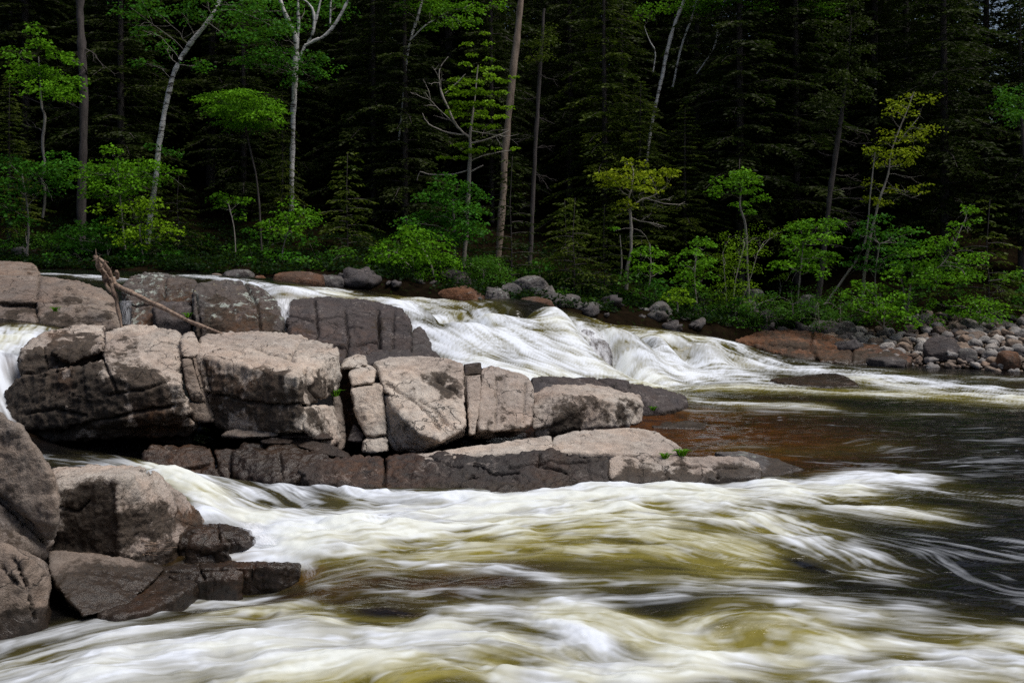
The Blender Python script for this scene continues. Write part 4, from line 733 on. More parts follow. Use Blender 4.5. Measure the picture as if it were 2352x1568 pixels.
# drop the cells that dive under the ground
idx = np.arange(nu * nr).reshape(nr, nu)
Q = np.stack((idx[:-1, :-1], idx[:-1, 1:], idx[1:, 1:], idx[1:, :-1]), -1).reshape(-1, 4)
gzq = ground_z(Xw, Yw); Q = Q[((Zw - gzq)[Q] > -.25).any(1)]
g = G('river_water'); pos = g.n('NewGeometry').outputs['Position']
fo, ae, br = g.attr('foam'), g.attr('aer'), g.attr('brown')
bed = g.map(g.noise(pos, 3.2, 6, .7), .36, .66, .25, 1.0)
c = g.mix(g.math('MULTIPLY', br, bed), (.0065, .006, .006), (.125, .042, .007))
c = g.mix(g.map(ae, .0, .9), c, (.24, .205, .040))
c = g.mix(g.map(fo, .08, 1.0), c, g.mix(g.map(ae, .55, 1.1), (.70, .745, .82), (.70, .725, .66)))
mp = g.n('Mapping', None, Vector=pos); mp.inputs['Scale'].default_value = (2.2, 5.0, 2.0)
rip = g.noise(mp.outputs[0], 1.5, 4, .5, .9)
bs = g.math('MULTIPLY', g.math('SUBTRACT', 1.0, g.map(fo, .1, .7)), .55)
bmp = g.n('Bump', None, Height=rip, Strength=bs, Distance=.07).outputs[0]
b = g.n('BsdfPrincipled', None, Base_Color=c, Roughness=g.map(fo, .02, .5, .09, .75), IOR=1.33, Normal=bmp)
M['water'] = g.out(b.outputs[0])
me = mesh_np('river_water', np.stack((Xw, Yw, Zw), 1), Q, dict(foam=foam, aer=aerv, brown=np.clip(Bv, 0, 1)), mats=[M['water']])
tag(obj('river_water', me), kind='structure')
# ------------------------------------------------------------------ thin falls between the rocks
g = G('falling_water')
uv = g.n('Attribute', dict(attribute_name='across')).outputs['Fac']; al = g.n('Attribute', dict(attribute_name='along')).outputs['Fac']
cmb = g.n('CombineXYZ', None, X=g.math('MULTIPLY', uv, 9.0), Y=g.math('MULTIPLY', al, .8), Z=0.0)
dn = g.noise(cmb.outputs[0], 1.6, 5, .7)
edge = g.math('MULTIPLY', g.map(uv, 0, .25), g.map(uv, 1, .75))
alpha = g.math('MULTIPLY', g.map(dn, .36, .68), edge)
alpha = g.math('MULTIPLY', alpha, g.attr('dens'))
dif = g.n('BsdfPrincipled', None, Base_Color=(.78, .80, .85), Roughness=.6)
mx = g.n('MixShader', None, Fac=alpha, i1=g.n('BsdfTransparent').outputs[0], i2=dif.outputs[0])
M['fall'] = g.out(mx.outputs[0])
def fall(pts, dens=1.0):
    """pts: (px, py, Y, width px) from lip to foot"""
    q = smooth_line(pts, 6); V = []; a = []; l = []; n = 13
    for k, (px, py, Y, w) in enumerate(q):
        for j in range(n):
            t = j / (n - 1); p = P(px + (t - .5) * w, py, Y - .08 * math.sin(math.pi * t)); V.append(p); a.append(t); l.append(k / len(q) * 4)
    i = np.arange(len(q) * n).reshape(len(q), n)
    Qf = np.stack((i[:-1, :-1], i[:-1, 1:], i[1:, 1:], i[1:, :-1]), -1).reshape(-1, 4)
    me = mesh_np('waterfall', np.array(V), Qf, dict(across=a, along=l, dens=np.full(len(V), dens)), mats=[M['fall']])
    return tag(obj('waterfall', me), kind='structure')
fall([(648, 686, 17.3, 44), (652, 706, 16.95, 30), (655, 735, 16.75, 20), (660, 772, 16.6, 18)], 1.0)
fall([(630, 690, 17.2, 26), (642, 710, 16.9, 14), (650, 735, 16.72, 10)], .8)
fall([(290, 690, 17.2, 34), (288, 705, 17.0, 30), (290, 745, 16.6, 26)], .32)
fall([(1345, 753, 20.75, 70), (1345, 775, 20.35, 110), (1350, 800, 20.0, 130), (1352, 836, 19.7, 150)], .75)
fall([(1030, 780, 18.5, 50), (1034, 805, 18.2, 66), (1040, 834, 17.95, 80)], .7)
fall([(565, 1200, 9.05, 70), (585, 1222, 8.9, 70), (610, 1250, 8.75, 80)], .8)
fall([(700, 1290, 8.5, 50), (715, 1310, 8.35, 60), (728, 1342, 8.15, 60)], .25)
# ------------------------------------------------------------------ vegetation materials
def leaf_mat(name, c1, c2, trans=.35, rough=.55):
    g = G(name)
    v = g.attr('v'); c = g.mix(v, c1, c2)
    d = g.n('BsdfPrincipled', None, Base_Color=c, Roughness=rough); d.inputs['Specular IOR Level'].default_value = .10
    t = g.n('BsdfTranslucent', None, Color=g.mix(.4, c, (.10, .20, .012)))
    return g.out(g.n('MixShader', None, Fac=trans, i1=d.outputs[0], i2=t.outputs[0]).outputs[0])
M['maple'] = leaf_mat('maple_leaves', (.028, .12, .006), (.17, .41, .012))
M['maple_dark'] = leaf_mat('maple_leaves_deep', (.010, .060, .008), (.070, .25, .014))
M['lime'] = leaf_mat('young_leaves', (.08, .19, .006), (.24, .42, .012))
M['gold'] = leaf_mat('yellow_leaves', (.12, .20, .006), (.34, .40, .012))
M['shrub'] = leaf_mat('shrub_leaves', (.016, .070, .008), (.075, .20, .014))
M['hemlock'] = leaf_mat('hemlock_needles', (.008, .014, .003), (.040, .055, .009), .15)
M['hemlock_lit'] = leaf_mat('hemlock_needles_olive_lit', (.016, .034, .004), (.095, .125, .011), .2)  # olive needles, brighter: light on these crowns is put into the colour
def bark_mat(name, c1, c2, band=None, scale=9):
    g = G(name); pos = g.n('NewGeometry').outputs['Position']
    mp = g.n('Mapping', None, Vector=pos); mp.inputs['Scale'].default_value = (1, 1, .22 if not band else 3.0)
    n = g.noise(mp.outputs[0], scale, 6, .7)
    c = g.mix(g.map(n, .36, .62), c1, c2)
    if band: c = g.mix(g.map(g.noise(mp.outputs[0], 3.0, 4, .7), .54, .60), c, band)
    b = g.n('BsdfPrincipled', None, Base_Color=c, Roughness=.85, Normal=g.n('Bump', None, Height=n, Strength=.7, Distance=.03).outputs[0])
    return g.out(b.outputs[0])
M['birch'] = bark_mat('birch_bark', (.46, .44, .42), (.66, .645, .63), (.06, .05, .045), 6)
M['bark_dark'] = bark_mat('dark_bark', (.035, .028, .026), (.085, .07, .066))
M['bark_pale'] = bark_mat('pale_bark', (.22, .19, .165), (.36, .32, .28))
M['snag'] = bark_mat('snag_wood', (.12, .085, .06), (.30, .23, .18))
M['twig'] = bark_mat('twig_bark', (.20, .175, .155), (.32, .29, .26))
M['drift'] = bark_mat('driftwood', (.12, .075, .055), (.36, .26, .19), None, 14)
# ------------------------------------------------------------------ leaves
def leaves_mesh(name, C, D, size, rg, mat, v, asp=.72, fold=.22, droop=.25, roll=.8):
    """folded four corner leaves at points C pointing along D"""
    n = len(C); D = D / (np.linalg.norm(D, axis=1)[:, None] + 1e-9)
    D[:, 2] -= droop; D /= np.linalg.norm(D, axis=1)[:, None]
    up = np.tile((0, 0, 1.), (n, 1)) + rg.randn(n, 3) * roll
    Sd = np.cross(D, up); Sd /= (np.linalg.norm(Sd, axis=1)[:, None] + 1e-9); Nn = np.cross(Sd, D)
    s = (size * rg.uniform(.45, 1.3, n))[:, None]
    a = C; t = C + D * s; m = C + D * s * .45
    l = m + Sd * s * asp * .5 + Nn * s * fold; r = m - Sd * s * asp * .5 + Nn * s * fold
    V = np.stack((a, r, t, l), 1).reshape(-1, 3)
    Q = np.arange(4 * n).reshape(n, 4)
    return mesh_np(name, V, Q, dict(v=np.repeat(np.clip(v, 0, 1), 4)), smooth=False, mats=[mat])
def pad_points(c, rx, rz, rg, dens=1.0, step=.055):
    """one leafy tier: twigs fanning out from c, leaves along both sides of each, drooping at the rim"""
    nt = max(8, int(25 * dens * (rx / .5) ** 1.1)); C = []; D = []; T = []
    for k in range(nt):
        az = rg.uniform(0, 2 * math.pi); L = rx * rg.uniform(.55, 1.08)
        z0 = rg.uniform(-1, 1) * rz; o = np.array((math.cos(az), math.sin(az), 0.)); bend = rg.uniform(-.6, .6); dr = rg.uniform(.10, .38)
        n = max(4, int(L / step)); t = (np.arange(n) + rg.rand(n) * .6) / n; t = t[t > rg.uniform(.05, .25)]
        n = len(t); a2 = az + bend * t
        p = np.stack((np.cos(a2) * L * t, np.sin(a2) * L * t, z0 * (1 - .3 * t) + .06 - dr * L * t * t), 1) + c
        sd_ = np.where(np.arange(n) % 2, 1, -1) * rg.uniform(.5, 1.2, n)
        d = np.stack((np.cos(a2 + sd_), np.sin(a2 + sd_), rg.uniform(-.25, .15, n)), 1)
        p += d * .03 + rg.randn(n, 3) * .014
        C.append(p); D.append(d); T.append(np.clip(.25 + .5 * rg.rand() + .25 * rg.rand(n), 0, 1))
    return np.vstack(C), np.vstack(D), np.concatenate(T)
def stem(pts, Y, n=7, seed=0, jit=.0):
    """pts: (px, py, width px) or (px, py, width px, Y) -> tapered tube"""
    q = smooth_line([(p[0], p[1], p[2], p[3] if len(p) > 3 else Y) for p in pts], 4)
    rg = np.random.RandomState(seed)
    w = np.array([P(a, b, y) for a, b, _, y in q]); r = np.maximum(.84 * q[:, 2] / F * q[:, 3] / 2, .004)
    if jit: w[1:-1] += rg.randn(len(w) - 2, 3) * jit
    r = r * (1 + .10 * rg.randn(len(r))); return tube(w, r, n, seed, .08)
def ramify(base, tip, r, rg, depth=2, n=4):
    """bare branch with side twigs, world space"""
    L = np.linalg.norm(tip - base); k = 6; pts = [base + (tip - base) * t for t in np.linspace(0, 1, k)]
    off = rg.randn(3) * L * .08
    for i in range(k): pts[i] = pts[i] + off * math.sin(math.pi * i / (k - 1)) + (rg.randn(3) * L * .015 if 0 < i else 0)
    out = [tube(pts, np.linspace(r, r * .3, k), 5)]
    if depth:
        for j in range(n):
            i = rg.randint(1, k - 1); d = (tip - base) / L + rg.randn(3) * .55
            out += ramify(pts[i], pts[i] + d / np.linalg.norm(d) * L * rg.uniform(.25, .5), r * .5, rg, depth - 1, 3)
    return out
_tn = [500]
def tree(name, label, cat, Y, trunks, pads, leaf='maple', bark='bark_pale', size=.095, dens=1.0, bare=(), group=None, depth=.9, thick=.6, links=True, step=.055, ypad=None):
    """a traced broadleaf tree: trunk stems, thin limbs out to every leafy tier, the tiers themselves"""
    _tn[0] += 1; rg = np.random.RandomState(_tn[0])
    tr = [stem(t, Y, 8, k, .004) for k, t in enumerate(trunks)]
    axis_pts = np.vstack([smooth_line([P(p[0], p[1], p[3] if len(p) > 3 else Y) for p in t], 4) for t in trunks]) if trunks else None
    C = []; D = []; T = []; limbs = []
    for p in pads:
        px, py, rpx = p[:3]; rx = rpx / F * Y
        c = P(px, py, Y + (p[3] if len(p) > 3 else rg.uniform(-depth, depth * .6)))
        if not ypad: rx *= 1.12
        for _ in range(1 if rx < .22 else 2):
            cc = c + (rg.randn(3) * np.array((.5, .5, .34)) * rx if _ else 0)
            a, b, t = pad_points(cc, rx * (.62 if _ else 1), rx * thick * .5, rg, dens * 1.1, step)
            if not _: a0, b0_, t0 = a, b, t
            else: a, b, t = np.vstack((a0, a)), np.vstack((b0_, b)), np.concatenate((t0, np.clip(t * 1.15, 0, 1)))
            pass
        C.append(a); D.append(b); T.append(t * rg.uniform(.6, 1.1))
        if axis_pts is not None and links:
            h = axis_pts[np.argmin(np.linalg.norm(axis_pts - (c - np.array((0, 0, rx * .5))), axis=1))]
            limbs += ramify(h, c, max(.007, .012 * rx + .004), rg, 1, 3)
    for (x0, y0, x1, y1, w) in bare:
        a = P(x0, y0, Y); b = P(x1, y1, Y + rg.uniform(-.5, .5)); limbs += ramify(a, b, w / F * Y / 2, rg, 2, 4)
    if trunks: base = np.array((P(trunks[0][0][0], trunks[0][0][1], trunks[0][0][3] if len(trunks[0][0]) > 3 else Y)))
    else: base = np.vstack(C).mean(0)
    base[2] = float(ground_z(base[:1], base[1:2])[0]) - .02
    root = tag(empty(name, base), label, cat, group)
    if tr:
        V, Q = join(tr); obj('trunk', mesh_np('trunk', V - base, Q, mats=[M[bark]]), parent=root)
    if limbs:
        V, Q = join(limbs); obj('branches', mesh_np('branches', V - base, Q, mats=[M['twig' if bark in ('birch', 'bark_pale') else 'bark_dark']]), parent=root)
    if C:
        C = np.vstack(C); D = np.vstack(D); T = np.concatenate(T)
        obj('crown', leaves_mesh('crown', C - base, D, size, rg, M[leaf], T), parent=root)
    return root
# ------------------------------------------------------------------ hemlocks and spruces of the dark forest
def conifer_proto(h, rbase, seed, start=.12, dens=1.0, needle=.135, droop=.30, lit=False, trunk_r=None):
    rg = np.random.RandomState(seed); C = []; D = []; T = []; limbs = []
    n = int(h / .125 * dens)
    for k in range(n):
        t = start + (1 - start) * (k / n) ** .92; z = h * t
        L = rbase * (1 - t) ** .75 * rg.uniform(.55, 1.12) + .15
        az = k * 2.4 + rg.uniform(-.5, .5); dr = droop * rg.uniform(.5, 1.4)
        m = max(4, int(L / .10)); s = (np.arange(m) + .5) / m
        o = np.array((math.cos(az), math.sin(az))); pz = z + L * (.22 * s - (dr + .12) * s * s)
        bx = o[0] * L * s; by = o[1] * L * s
        if L > .6: limbs.append((np.array([(o[0] * L * q, o[1] * L * q, z + L * (.22 * q - (dr + .12) * q * q)) for q in (0, .3, .6, .9)]), np.array((.022, .016, .01, .005)) * (L / 2 + .3)))
        clump = rg.uniform(.1, 1)
        for sgn in (1, -1):
            for i in range(m):
                ll = L * .42 * (1 - s[i] * .75) * rg.uniform(.6, 1.2) + .06
                q = max(2, int(ll / .052)); u = (np.arange(q) + rg.rand(q) * .7) / q
                a2 = az + sgn * rg.uniform(.65, 1.1); dx, dy = math.cos(a2), math.sin(a2)
                p = np.stack((bx[i] + dx * ll * u, by[i] + dy * ll * u, pz[i] - .30 * ll * u * u * rg.uniform(.2, 2.0) + rg.uniform(-.02, .02)), 1)
                sd_ = rg.uniform(-.9, .9, q); d = np.stack((np.cos(a2 + sd_), np.sin(a2 + sd_), rg.uniform(-.35, .1, q)), 1)
                C.append(p); D.append(d); T.append(np.clip(clump * .55 + .45 * u * rg.rand(q) + .1 * s[i], 0, 1))
    C = np.vstack(C); D = np.vstack(D); T = np.concatenate(T)
    crown = leaves_mesh('crown', C, D, needle, rg, M['hemlock_lit' if lit else 'hemlock'], T, .42, .04, .2, 1.1)
    tr = trunk_r or h * .0075
    V, Q = join([tube([(0, 0, -.4), (.03, .02, h * .3), (0, .05, h * .6), (.04, 0, h * .98)], (tr * 1.15, tr * .9, tr * .6, .01), 8, seed, .05)] + [tube(a, b, 4) for a, b in limbs])
    trunk = mesh_np('trunk', V, Q, mats=[M['bark_dark']])
    return trunk, crown
PRO = [conifer_proto(15, 2.6, 1, .03), conifer_proto(17, 2.9, 2, .08, .95), conifer_proto(13, 2.3, 3, .02, 1.1), conifer_proto(16, 2.5, 4, .10, .95, .17)]
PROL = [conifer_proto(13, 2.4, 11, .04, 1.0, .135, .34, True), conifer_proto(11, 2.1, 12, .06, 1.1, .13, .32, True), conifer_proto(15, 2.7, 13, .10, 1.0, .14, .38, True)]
SAP = [conifer_proto(2.6, 1.1, 21, .02, 1.5, .11, .22, True, .02), conifer_proto(3.4, 1.0, 22, .04, 1.2, .10, .12, False, .022)]
def conifer(pro, px, Y, scale, rz, label, group=None, name='hemlock_tree', wide=1.0, dz=0.0):
    x = (px - CX) / F * Y; z = float(ground_z(np.array([x]), np.array([Y]))[0]) + dz
    r = tag(empty(name, (x, Y, z)), label, 'tree', group); r.rotation_euler.z = rz; r.scale = (scale * wide, scale * wide, scale)
    obj('trunk', pro[0], parent=r); obj('crown', pro[1], parent=r)
    return r
# front row: each one can be told from the rest
HF = [  # proto list, index, px, Y, scale, rot, wide, label
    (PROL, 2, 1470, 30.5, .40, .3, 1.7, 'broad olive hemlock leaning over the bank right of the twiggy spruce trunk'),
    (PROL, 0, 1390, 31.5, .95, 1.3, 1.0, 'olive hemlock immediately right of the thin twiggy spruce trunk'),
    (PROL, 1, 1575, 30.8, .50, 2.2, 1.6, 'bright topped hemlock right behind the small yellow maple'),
    (PRO, 0, 930, 30.5, .80, .7, 1.0, 'dusky hemlock left of the bare twigged young tree'),
    (PRO, 2, 860, 31.5, .92, 2.0, 1.0, 'narrow dusky hemlock right of the forked birch'),
    (PRO, 1, 1700, 31.5, 1.0, .5, 1.05, 'tall dark hemlock behind the birch bushes at the right'),
    (PRO, 3, 1830, 32.0, 1.0, 1.9, 1.1, 'dark hemlock standing just left of the leaning dark spruce trunk'),
    (PRO, 0, 2010, 33.0, 1.1, 2.9, 1.1, 'dark hemlock behind the tall yellow green young tree'),
    (PRO, 1, 2170, 31.5, .95, .9, 1.1, 'very dark hemlock at the right, over the spreading sapling'),
    (PRO, 3, 2345, 31.0, .60, 2.4, 1.2, 'black green hemlock at the far right edge of the forest'),
    (PRO, 2, 560, 31.5, .85, 1.1, 1.0, 'dark hemlock behind the floating maple tier at the left'),
    (PRO, 0, 280, 31.0, .9, 2.6, 1.1, 'dark hemlock between the dark left trunk and the leaning birch'),
    (PROL, 1, 20, 28.5, .45, .4, 1.3, 'low olive hemlock at the far left edge of the bank'),
    (PRO, 3, 60, 32.0, 1.0, 1.7, 1.1, 'dark hemlock behind the twisted sapling at far left'),
    (PRO, 2, 1130, 32.5, 1.0, 2.1, .9, 'dark hemlock standing behind the broken snag'),
    (PROL, 1, 650, 29.0, .42, 2.8, 1.0, 'small olive hemlock at the foot of the forked birch'),
]
for pl, i, px, Y, s, rz, wd, lab in HF: conifer(pl[i], px, Y, s, rz, lab, wide=wd)
rg = np.random.RandomState(5)
for Y, n, sc in ((34.5, 20, 1.0), (37.5, 20, 1.05), (41, 21, 1.1), (45.5, 22, 1.15), (51, 23, 1.2), (57, 23, 1.2), (64, 23, 1.25)):
    for k in range(n):
        px = -200 + (3150 / n) * (k + .5 + rg.uniform(-.35, .35))
        gap = Y > 33 and 2270 < px < 2400 or Y > 40 and (abs(px - 660) < 45 or abs(px - 1650) < 50 or 2250 < px < 2400 or abs(px - 2040) < 40)
        if gap and rg.rand() < .8: continue
        conifer(PRO[rg.randint(4)], px, Y + rg.uniform(-1, 1), sc * rg.uniform(.85, 1.15), rg.uniform(0, 6.28), 'dark hemlock deep in the shaded forest behind the bank', 'hemlocks of the deep forest', wide=rg.uniform(.95, 1.25))
for pr, px, Y, s, rz, lab in ((SAP[0], 1318, 26.0, 1.0, .5, 'little olive hemlock sapling above the red brown boulder'), (SAP[0], 1390, 26.6, .95, 2.0, 'little olive hemlock sapling under the yellow maple'), (SAP[0], 1300, 27.2, .9, 3.0, 'small hemlock sapling half behind the olive one on the bank'),
    (SAP[1], 1175, 26.6, 1.0, 1.0, 'thin dark fir sapling with level tiers in front of the snag'), (SAP[0], 410, 26.5, .9, 1.4, 'low hemlock sapling at the foot of the leaning birch'), (SAP[0], 800, 27.5, 1.1, 2.2, 'low dim hemlock sapling left of the big maple bush'), (SAP[0], 2270, 27.8, 1.3, .2, 'dim hemlock sapling behind the bush at the right edge')):
    conifer(pr, px, Y, s, rz, lab, name='hemlock_sapling')
# ------------------------------------------------------------------ traced trees of the bank
tree('birch_tree', 'white birch leaning right with a long bare curved trunk', 'tree', 27.0,
    [[(338, 560, 15), (345, 500, 15), (356, 420, 15), (366, 330, 15), (376, 270, 15), (388, 210, 14), (403, 160, 13), (425, 118, 13), (443, 92, 14), (465, 65, 12), (488, 35, 12), (508, -10, 11), (530, -80, 10)]],
    [(480, -10, 60), (420, 30, 55), (520, 40, 50), (350, 20, 55), (560, 10, 60), (372, 105, 40, .6), (462, 150, 40, .5), (340, 150, 30, .4), (330, 70, 40), (360, 340, 22), (395, 355, 26), (620, 60, 50), (300, 20, 50), (545, 80, 45)], bark='birch', dens=.62, leaf='maple_dark')
tree('birch_tree', 'forked white birch whose limbs spread in a candelabra', 'tree', 29.0,
    [[(668, 500, 13), (670, 400, 13), (672, 320, 13), (674, 250, 14), (678, 170, 15), (680, 90, 14), (665, 55, 12), (650, 20, 11), (636, -20, 10)],
     [(680, 110, 8), (686, 60, 8), (684, 0, 7), (690, -30, 6)], [(700, 105, 8), (720, 95, 9), (742, 85, 10), (765, 62, 9), (785, 30, 8), (805, -10, 8)], [(702, 106, 7), (717, 80, 8), (722, 40, 8), (712, 12, 6), (690, -5, 5)], [(718, 75, 6), (730, 30, 6), (738, -10, 5)], [(758, 55, 5), (760, 0, 5)], [(680, 150, 7), (700, 106, 8)]],
    [(640, 60, 55), (600, 90, 45), (700, 160, 45, -.6), (720, 130, 40, -.6), (650, 150, 45), (700, 20, 60), (560, 140, 40), (770, 20, 50), (620, 120, 50), (680, 195, 34, -.6), (580, 30, 50), (740, 175, 30)], bark='birch', dens=.75, leaf='maple_dark')
tree('spruce_tree', 'old straight tree with rough dark bark at the left', 'tree', 28.0,
    [[(188, 620, 22), (187, 480, 23), (190, 350, 22), (193, 250, 21), (190, 150, 22), (186, 80, 21), (184, 0, 20), (184, -80, 18)]], [], bark='bark_dark', bare=[(200, 170, 150, 130, 4), (190, 110, 240, 160, 3), (185, 250, 150, 230, 3)])
tree('maple_sapling', 'slender twisted sapling with a loose leafy top at far left', 'tree', 26.0,
    [[(98, 500, 6), (103, 440, 8), (96, 415, 7), (102, 380, 7), (98, 330, 7), (103, 270, 7), (95, 238, 6), (92, 190, 4), (88, 130, 3)]],
    [(40, 125, 40), (90, 105, 34), (60, 160, 48), (120, 170, 46), (95, 205, 52), (165, 190, 34), (140, 215, 42), (40, 190, 26), (75, 75, 22), (130, 130, 30), (170, 150, 20)], bark='twig', bare=[(98, 300, 60, 285, 3), (95, 238, 40, 215, 3)])
tree('maple_sapling', 'leafy sapling filling the far left edge below the twisted one', 'tree', 25.8,
    [[(60, 600, 6), (65, 500, 5), (50, 400, 4)]], [(20, 375, 45), (65, 390, 40), (115, 395, 55), (30, 430, 50), (150, 380, 40), (90, 440, 45), (140, 430, 35), (10, 470, 40), (50, 510, 34)], leaf='maple_dark')
tree('maple_sapling', 'bushy maple sapling between the dark old trunk and the leaning birch', 'tree', 26.0,
    [[(290, 610, 6), (280, 500, 5), (270, 400, 4)]], [(215, 395, 42), (255, 380, 46), (300, 390, 50), (345, 380, 40), (240, 430, 44), (300, 425, 50), (350, 420, 36), (215, 450, 30), (190, 410, 34), (275, 460, 40), (260, 350, 26), (395, 395, 26)], leaf='maple')
tree('maple_sapling', 'bright low maple tier in front of the leaning birch foot', 'tree', 25.4,
    [[(330, 620, 5), (325, 570, 4), (320, 520, 4)]], [(305, 480, 40, -.1), (345, 465, 38, -.1), (270, 510, 34, -.2), (320, 535, 42, -.2), (365, 520, 40, -.2), (300, 555, 36, -.2), (395, 530, 24, -.2), (340, 500, 30, -.1)], leaf='lime', size=.09)
tree('maple_sapling', 'dim leafy sapling low behind the striped tan slab', 'tree', 26.0,
    [[(250, 620, 5), (245, 560, 4)]], [(210, 530, 44), (255, 560, 46), (180, 570, 40), (300, 590, 40), (230, 600, 44), (150, 540, 36), (350, 600, 34), (130, 590, 34), (390, 590, 30), (385, 620, 24)], leaf='maple_dark')
tree('maple_tree', 'maple with one broad floating leafy tier left of the forked birch', 'tree', 27.0,
    [[(600, 620, 6), (598, 520, 6), (590, 420, 5), (572, 330, 5), (560, 270, 4)]], [(490, 225, 46), (545, 215, 56), (600, 235, 50), (530, 255, 52), (590, 265, 56), (630, 255, 36), (560, 290, 50), (610, 290, 40), (500, 250, 36), (640, 285, 22), (510, 285, 26), (530, 240, 50), (580, 245, 50)], leaf='maple', dens=1.5, size=.08, bark='bark_dark', thick=.22)
tree('maple_sapling', 'tiny bright sapling in the gloom under the floating maple tier', 'tree', 26.6, [[(540, 610, 4), (538, 530, 3), (525, 470, 3)]], [(500, 455, 24), (530, 462, 30), (555, 462, 22), (545, 490, 18), (505, 478, 18)], leaf='maple')
tree('maple_sapling', 'bright sapling with a long leafy arm left of the big maple bush', 'tree', 26.2, [[(645, 620, 4), (650, 570, 4), (665, 520, 3)]], [(660, 495, 36, -.1), (700, 488, 36, -.1), (690, 512, 40, -.2), (625, 522, 30, -.2), (720, 510, 24), (665, 530, 26), (605, 520, 20)], leaf='maple')
tree('maple_sapling', 'small dim sapling low over the orange dome boulder', 'tree', 26.0, [[(668, 640, 4), (665, 610, 3)]], [(640, 595, 22), (672, 588, 24), (690, 600, 24), (655, 615, 20), (575, 600, 24), (620, 612, 20)], leaf='maple_dark')
tree('maple_bush', 'big bright maple bush drooping over the water in the middle', 'bush', 25.2,
    [[(1000, 665, 7), (990, 610, 6), (965, 560, 5)], [(1000, 660, 6), (950, 620, 5), (910, 580, 4)]],
    [(950, 535, 44), (915, 555, 40), (990, 560, 50), (890, 575, 38), (945, 585, 54), (1010, 590, 44), (880, 600, 32), (920, 615, 50), (975, 615, 54), (1030, 615, 36), (890, 635, 30), (940, 640, 44), (990, 640, 40), (930, 660, 24), (960, 650, 36), (860, 598, 20), (975, 660, 26), (1005, 665, 22)], leaf='maple', dens=.9, size=.092)
tree('maple_sapling', 'deep green maple sapling round the pale trunk of the bare twigged tree', 'tree', 26.2,
    [[(1040, 660, 7), (1045, 560, 6), (1040, 460, 5)]], [(1010, 425, 34), (1050, 430, 36), (985, 455, 40), (1030, 465, 46), (1085, 445, 32), (1070, 480, 44), (985, 500, 42), (1030, 510, 50), (1080, 515, 46), (940, 515, 36), (965, 535, 36), (1100, 490, 30), (1010, 540, 40), (1060, 545, 36), (1105, 460, 22), (1090, 535, 30)], leaf='maple_dark', dens=1.1)
tree('shrub', 'dense small leaved shrub at the foot of the broken snag', 'bush', 25.4, [[(1110, 668, 5), (1110, 620, 4)]], [(1080, 605, 34), (1120, 600, 36), (1150, 620, 34), (1090, 635, 40), (1130, 640, 40), (1065, 640, 26), (1165, 645, 24), (1105, 655, 34), (1115, 620, 36)], leaf='shrub', size=.055, dens=1.6, step=.04)
tree('young_tree', 'young tree with bare fan branches and lime leaves on the left of the snag', 'tree', 26.6,
    [[(1063, 640, 11), (1066, 590, 11), (1072, 520, 11), (1075, 460, 11), (1078, 400, 10), (1080, 340, 8), (1081, 300, 7), (1090, 230, 4), (1098, 150, 3)], [(1080, 318, 6), (1050, 290, 6), (1030, 250, 5), (1012, 205, 5), (1010, 160, 3), (1030, 130, 2)], [(1078, 390, 4), (1030, 402, 4), (985, 400, 3), (965, 395, 3), (958, 415, 2)], [(1078, 330, 5), (1120, 320, 4), (1170, 300, 3)], [(1080, 310, 4), (1030, 305, 4), (985, 285, 3), (970, 260, 2)], [(1080, 370, 3), (1120, 355, 3), (1175, 345, 2)], [(1080, 395, 4), (1110, 380, 3)], [(1022, 215, 3), (1050, 190, 3), (1070, 170, 2)]],
    [(x, y, r) for x, y, r in ((1075, 105, 12), (1120, 105, 10), (1085, 130, 13), (1125, 140, 10), (1065, 150, 14), (1105, 165, 18), (1140, 160, 12), (1050, 185, 20), (1090, 190, 22), (1130, 185, 18), (1160, 190, 13), (1035, 210, 18), (1070, 215, 24), (1110, 215, 22), (1150, 215, 16), (1050, 240, 22), (1090, 240, 24), (1130, 245, 20), (1165, 250, 14), (1060, 265, 22), (1105, 270, 22), (1145, 272, 16), (1080, 290, 20), (1120, 295, 18), (1060, 335, 20), (1090, 350, 20), (1055, 365, 16), (1110, 345, 14), (1150, 270, 14), (1180, 180, 8), (1185, 345, 8), (1140, 345, 10), (1115, 80, 8), (1035, 265, 10), (1020, 365, 14))], leaf='lime', size=.09, dens=1.7, bare=[(1012, 200, 990, 150, 3), (1080, 300, 1190, 310, 3), (1050, 290, 975, 210, 3)], thick=.15, links=False)
tree('dead_snag', 'tall dead snag with pale peeling wood, broken off high up', 'snag', 28.0, [[(1140, 620, 17), (1150, 520, 18), (1156, 430, 17), (1160, 350, 18), (1168, 270, 18), (1175, 200, 19), (1184, 120, 19), (1190, 60, 18), (1196, 0, 15), (1199, -60, 10)]], [], bark='snag', bare=[(1186, 100, 1160, 85, 3)])
tree('spruce_tree', 'thin dark spruce pole with short dead twigs right of the snag', 'tree', 28.2, [[(1216, 605, 12), (1222, 500, 12), (1226, 400, 12), (1232, 300, 11), (1238, 200, 10), (1246, 80, 8), (1250, 20, 6)]], [(1245, 130, 30), (1260, 90, 34), (1235, 100, 30), (1230, 140, 24)], leaf='hemlock_lit', bark='bark_dark', size=.07,
    bare=[(1225, 400, 1270, 415, 2), (1228, 340, 1275, 335, 2), (1234, 270, 1275, 285, 2), (1236, 220, 1200, 225, 2), (1226, 390, 1265, 440, 2), (1232, 310, 1190, 320, 2), (1240, 170, 1280, 185, 2), (1222, 470, 1195, 480, 2)], dens=1.4)
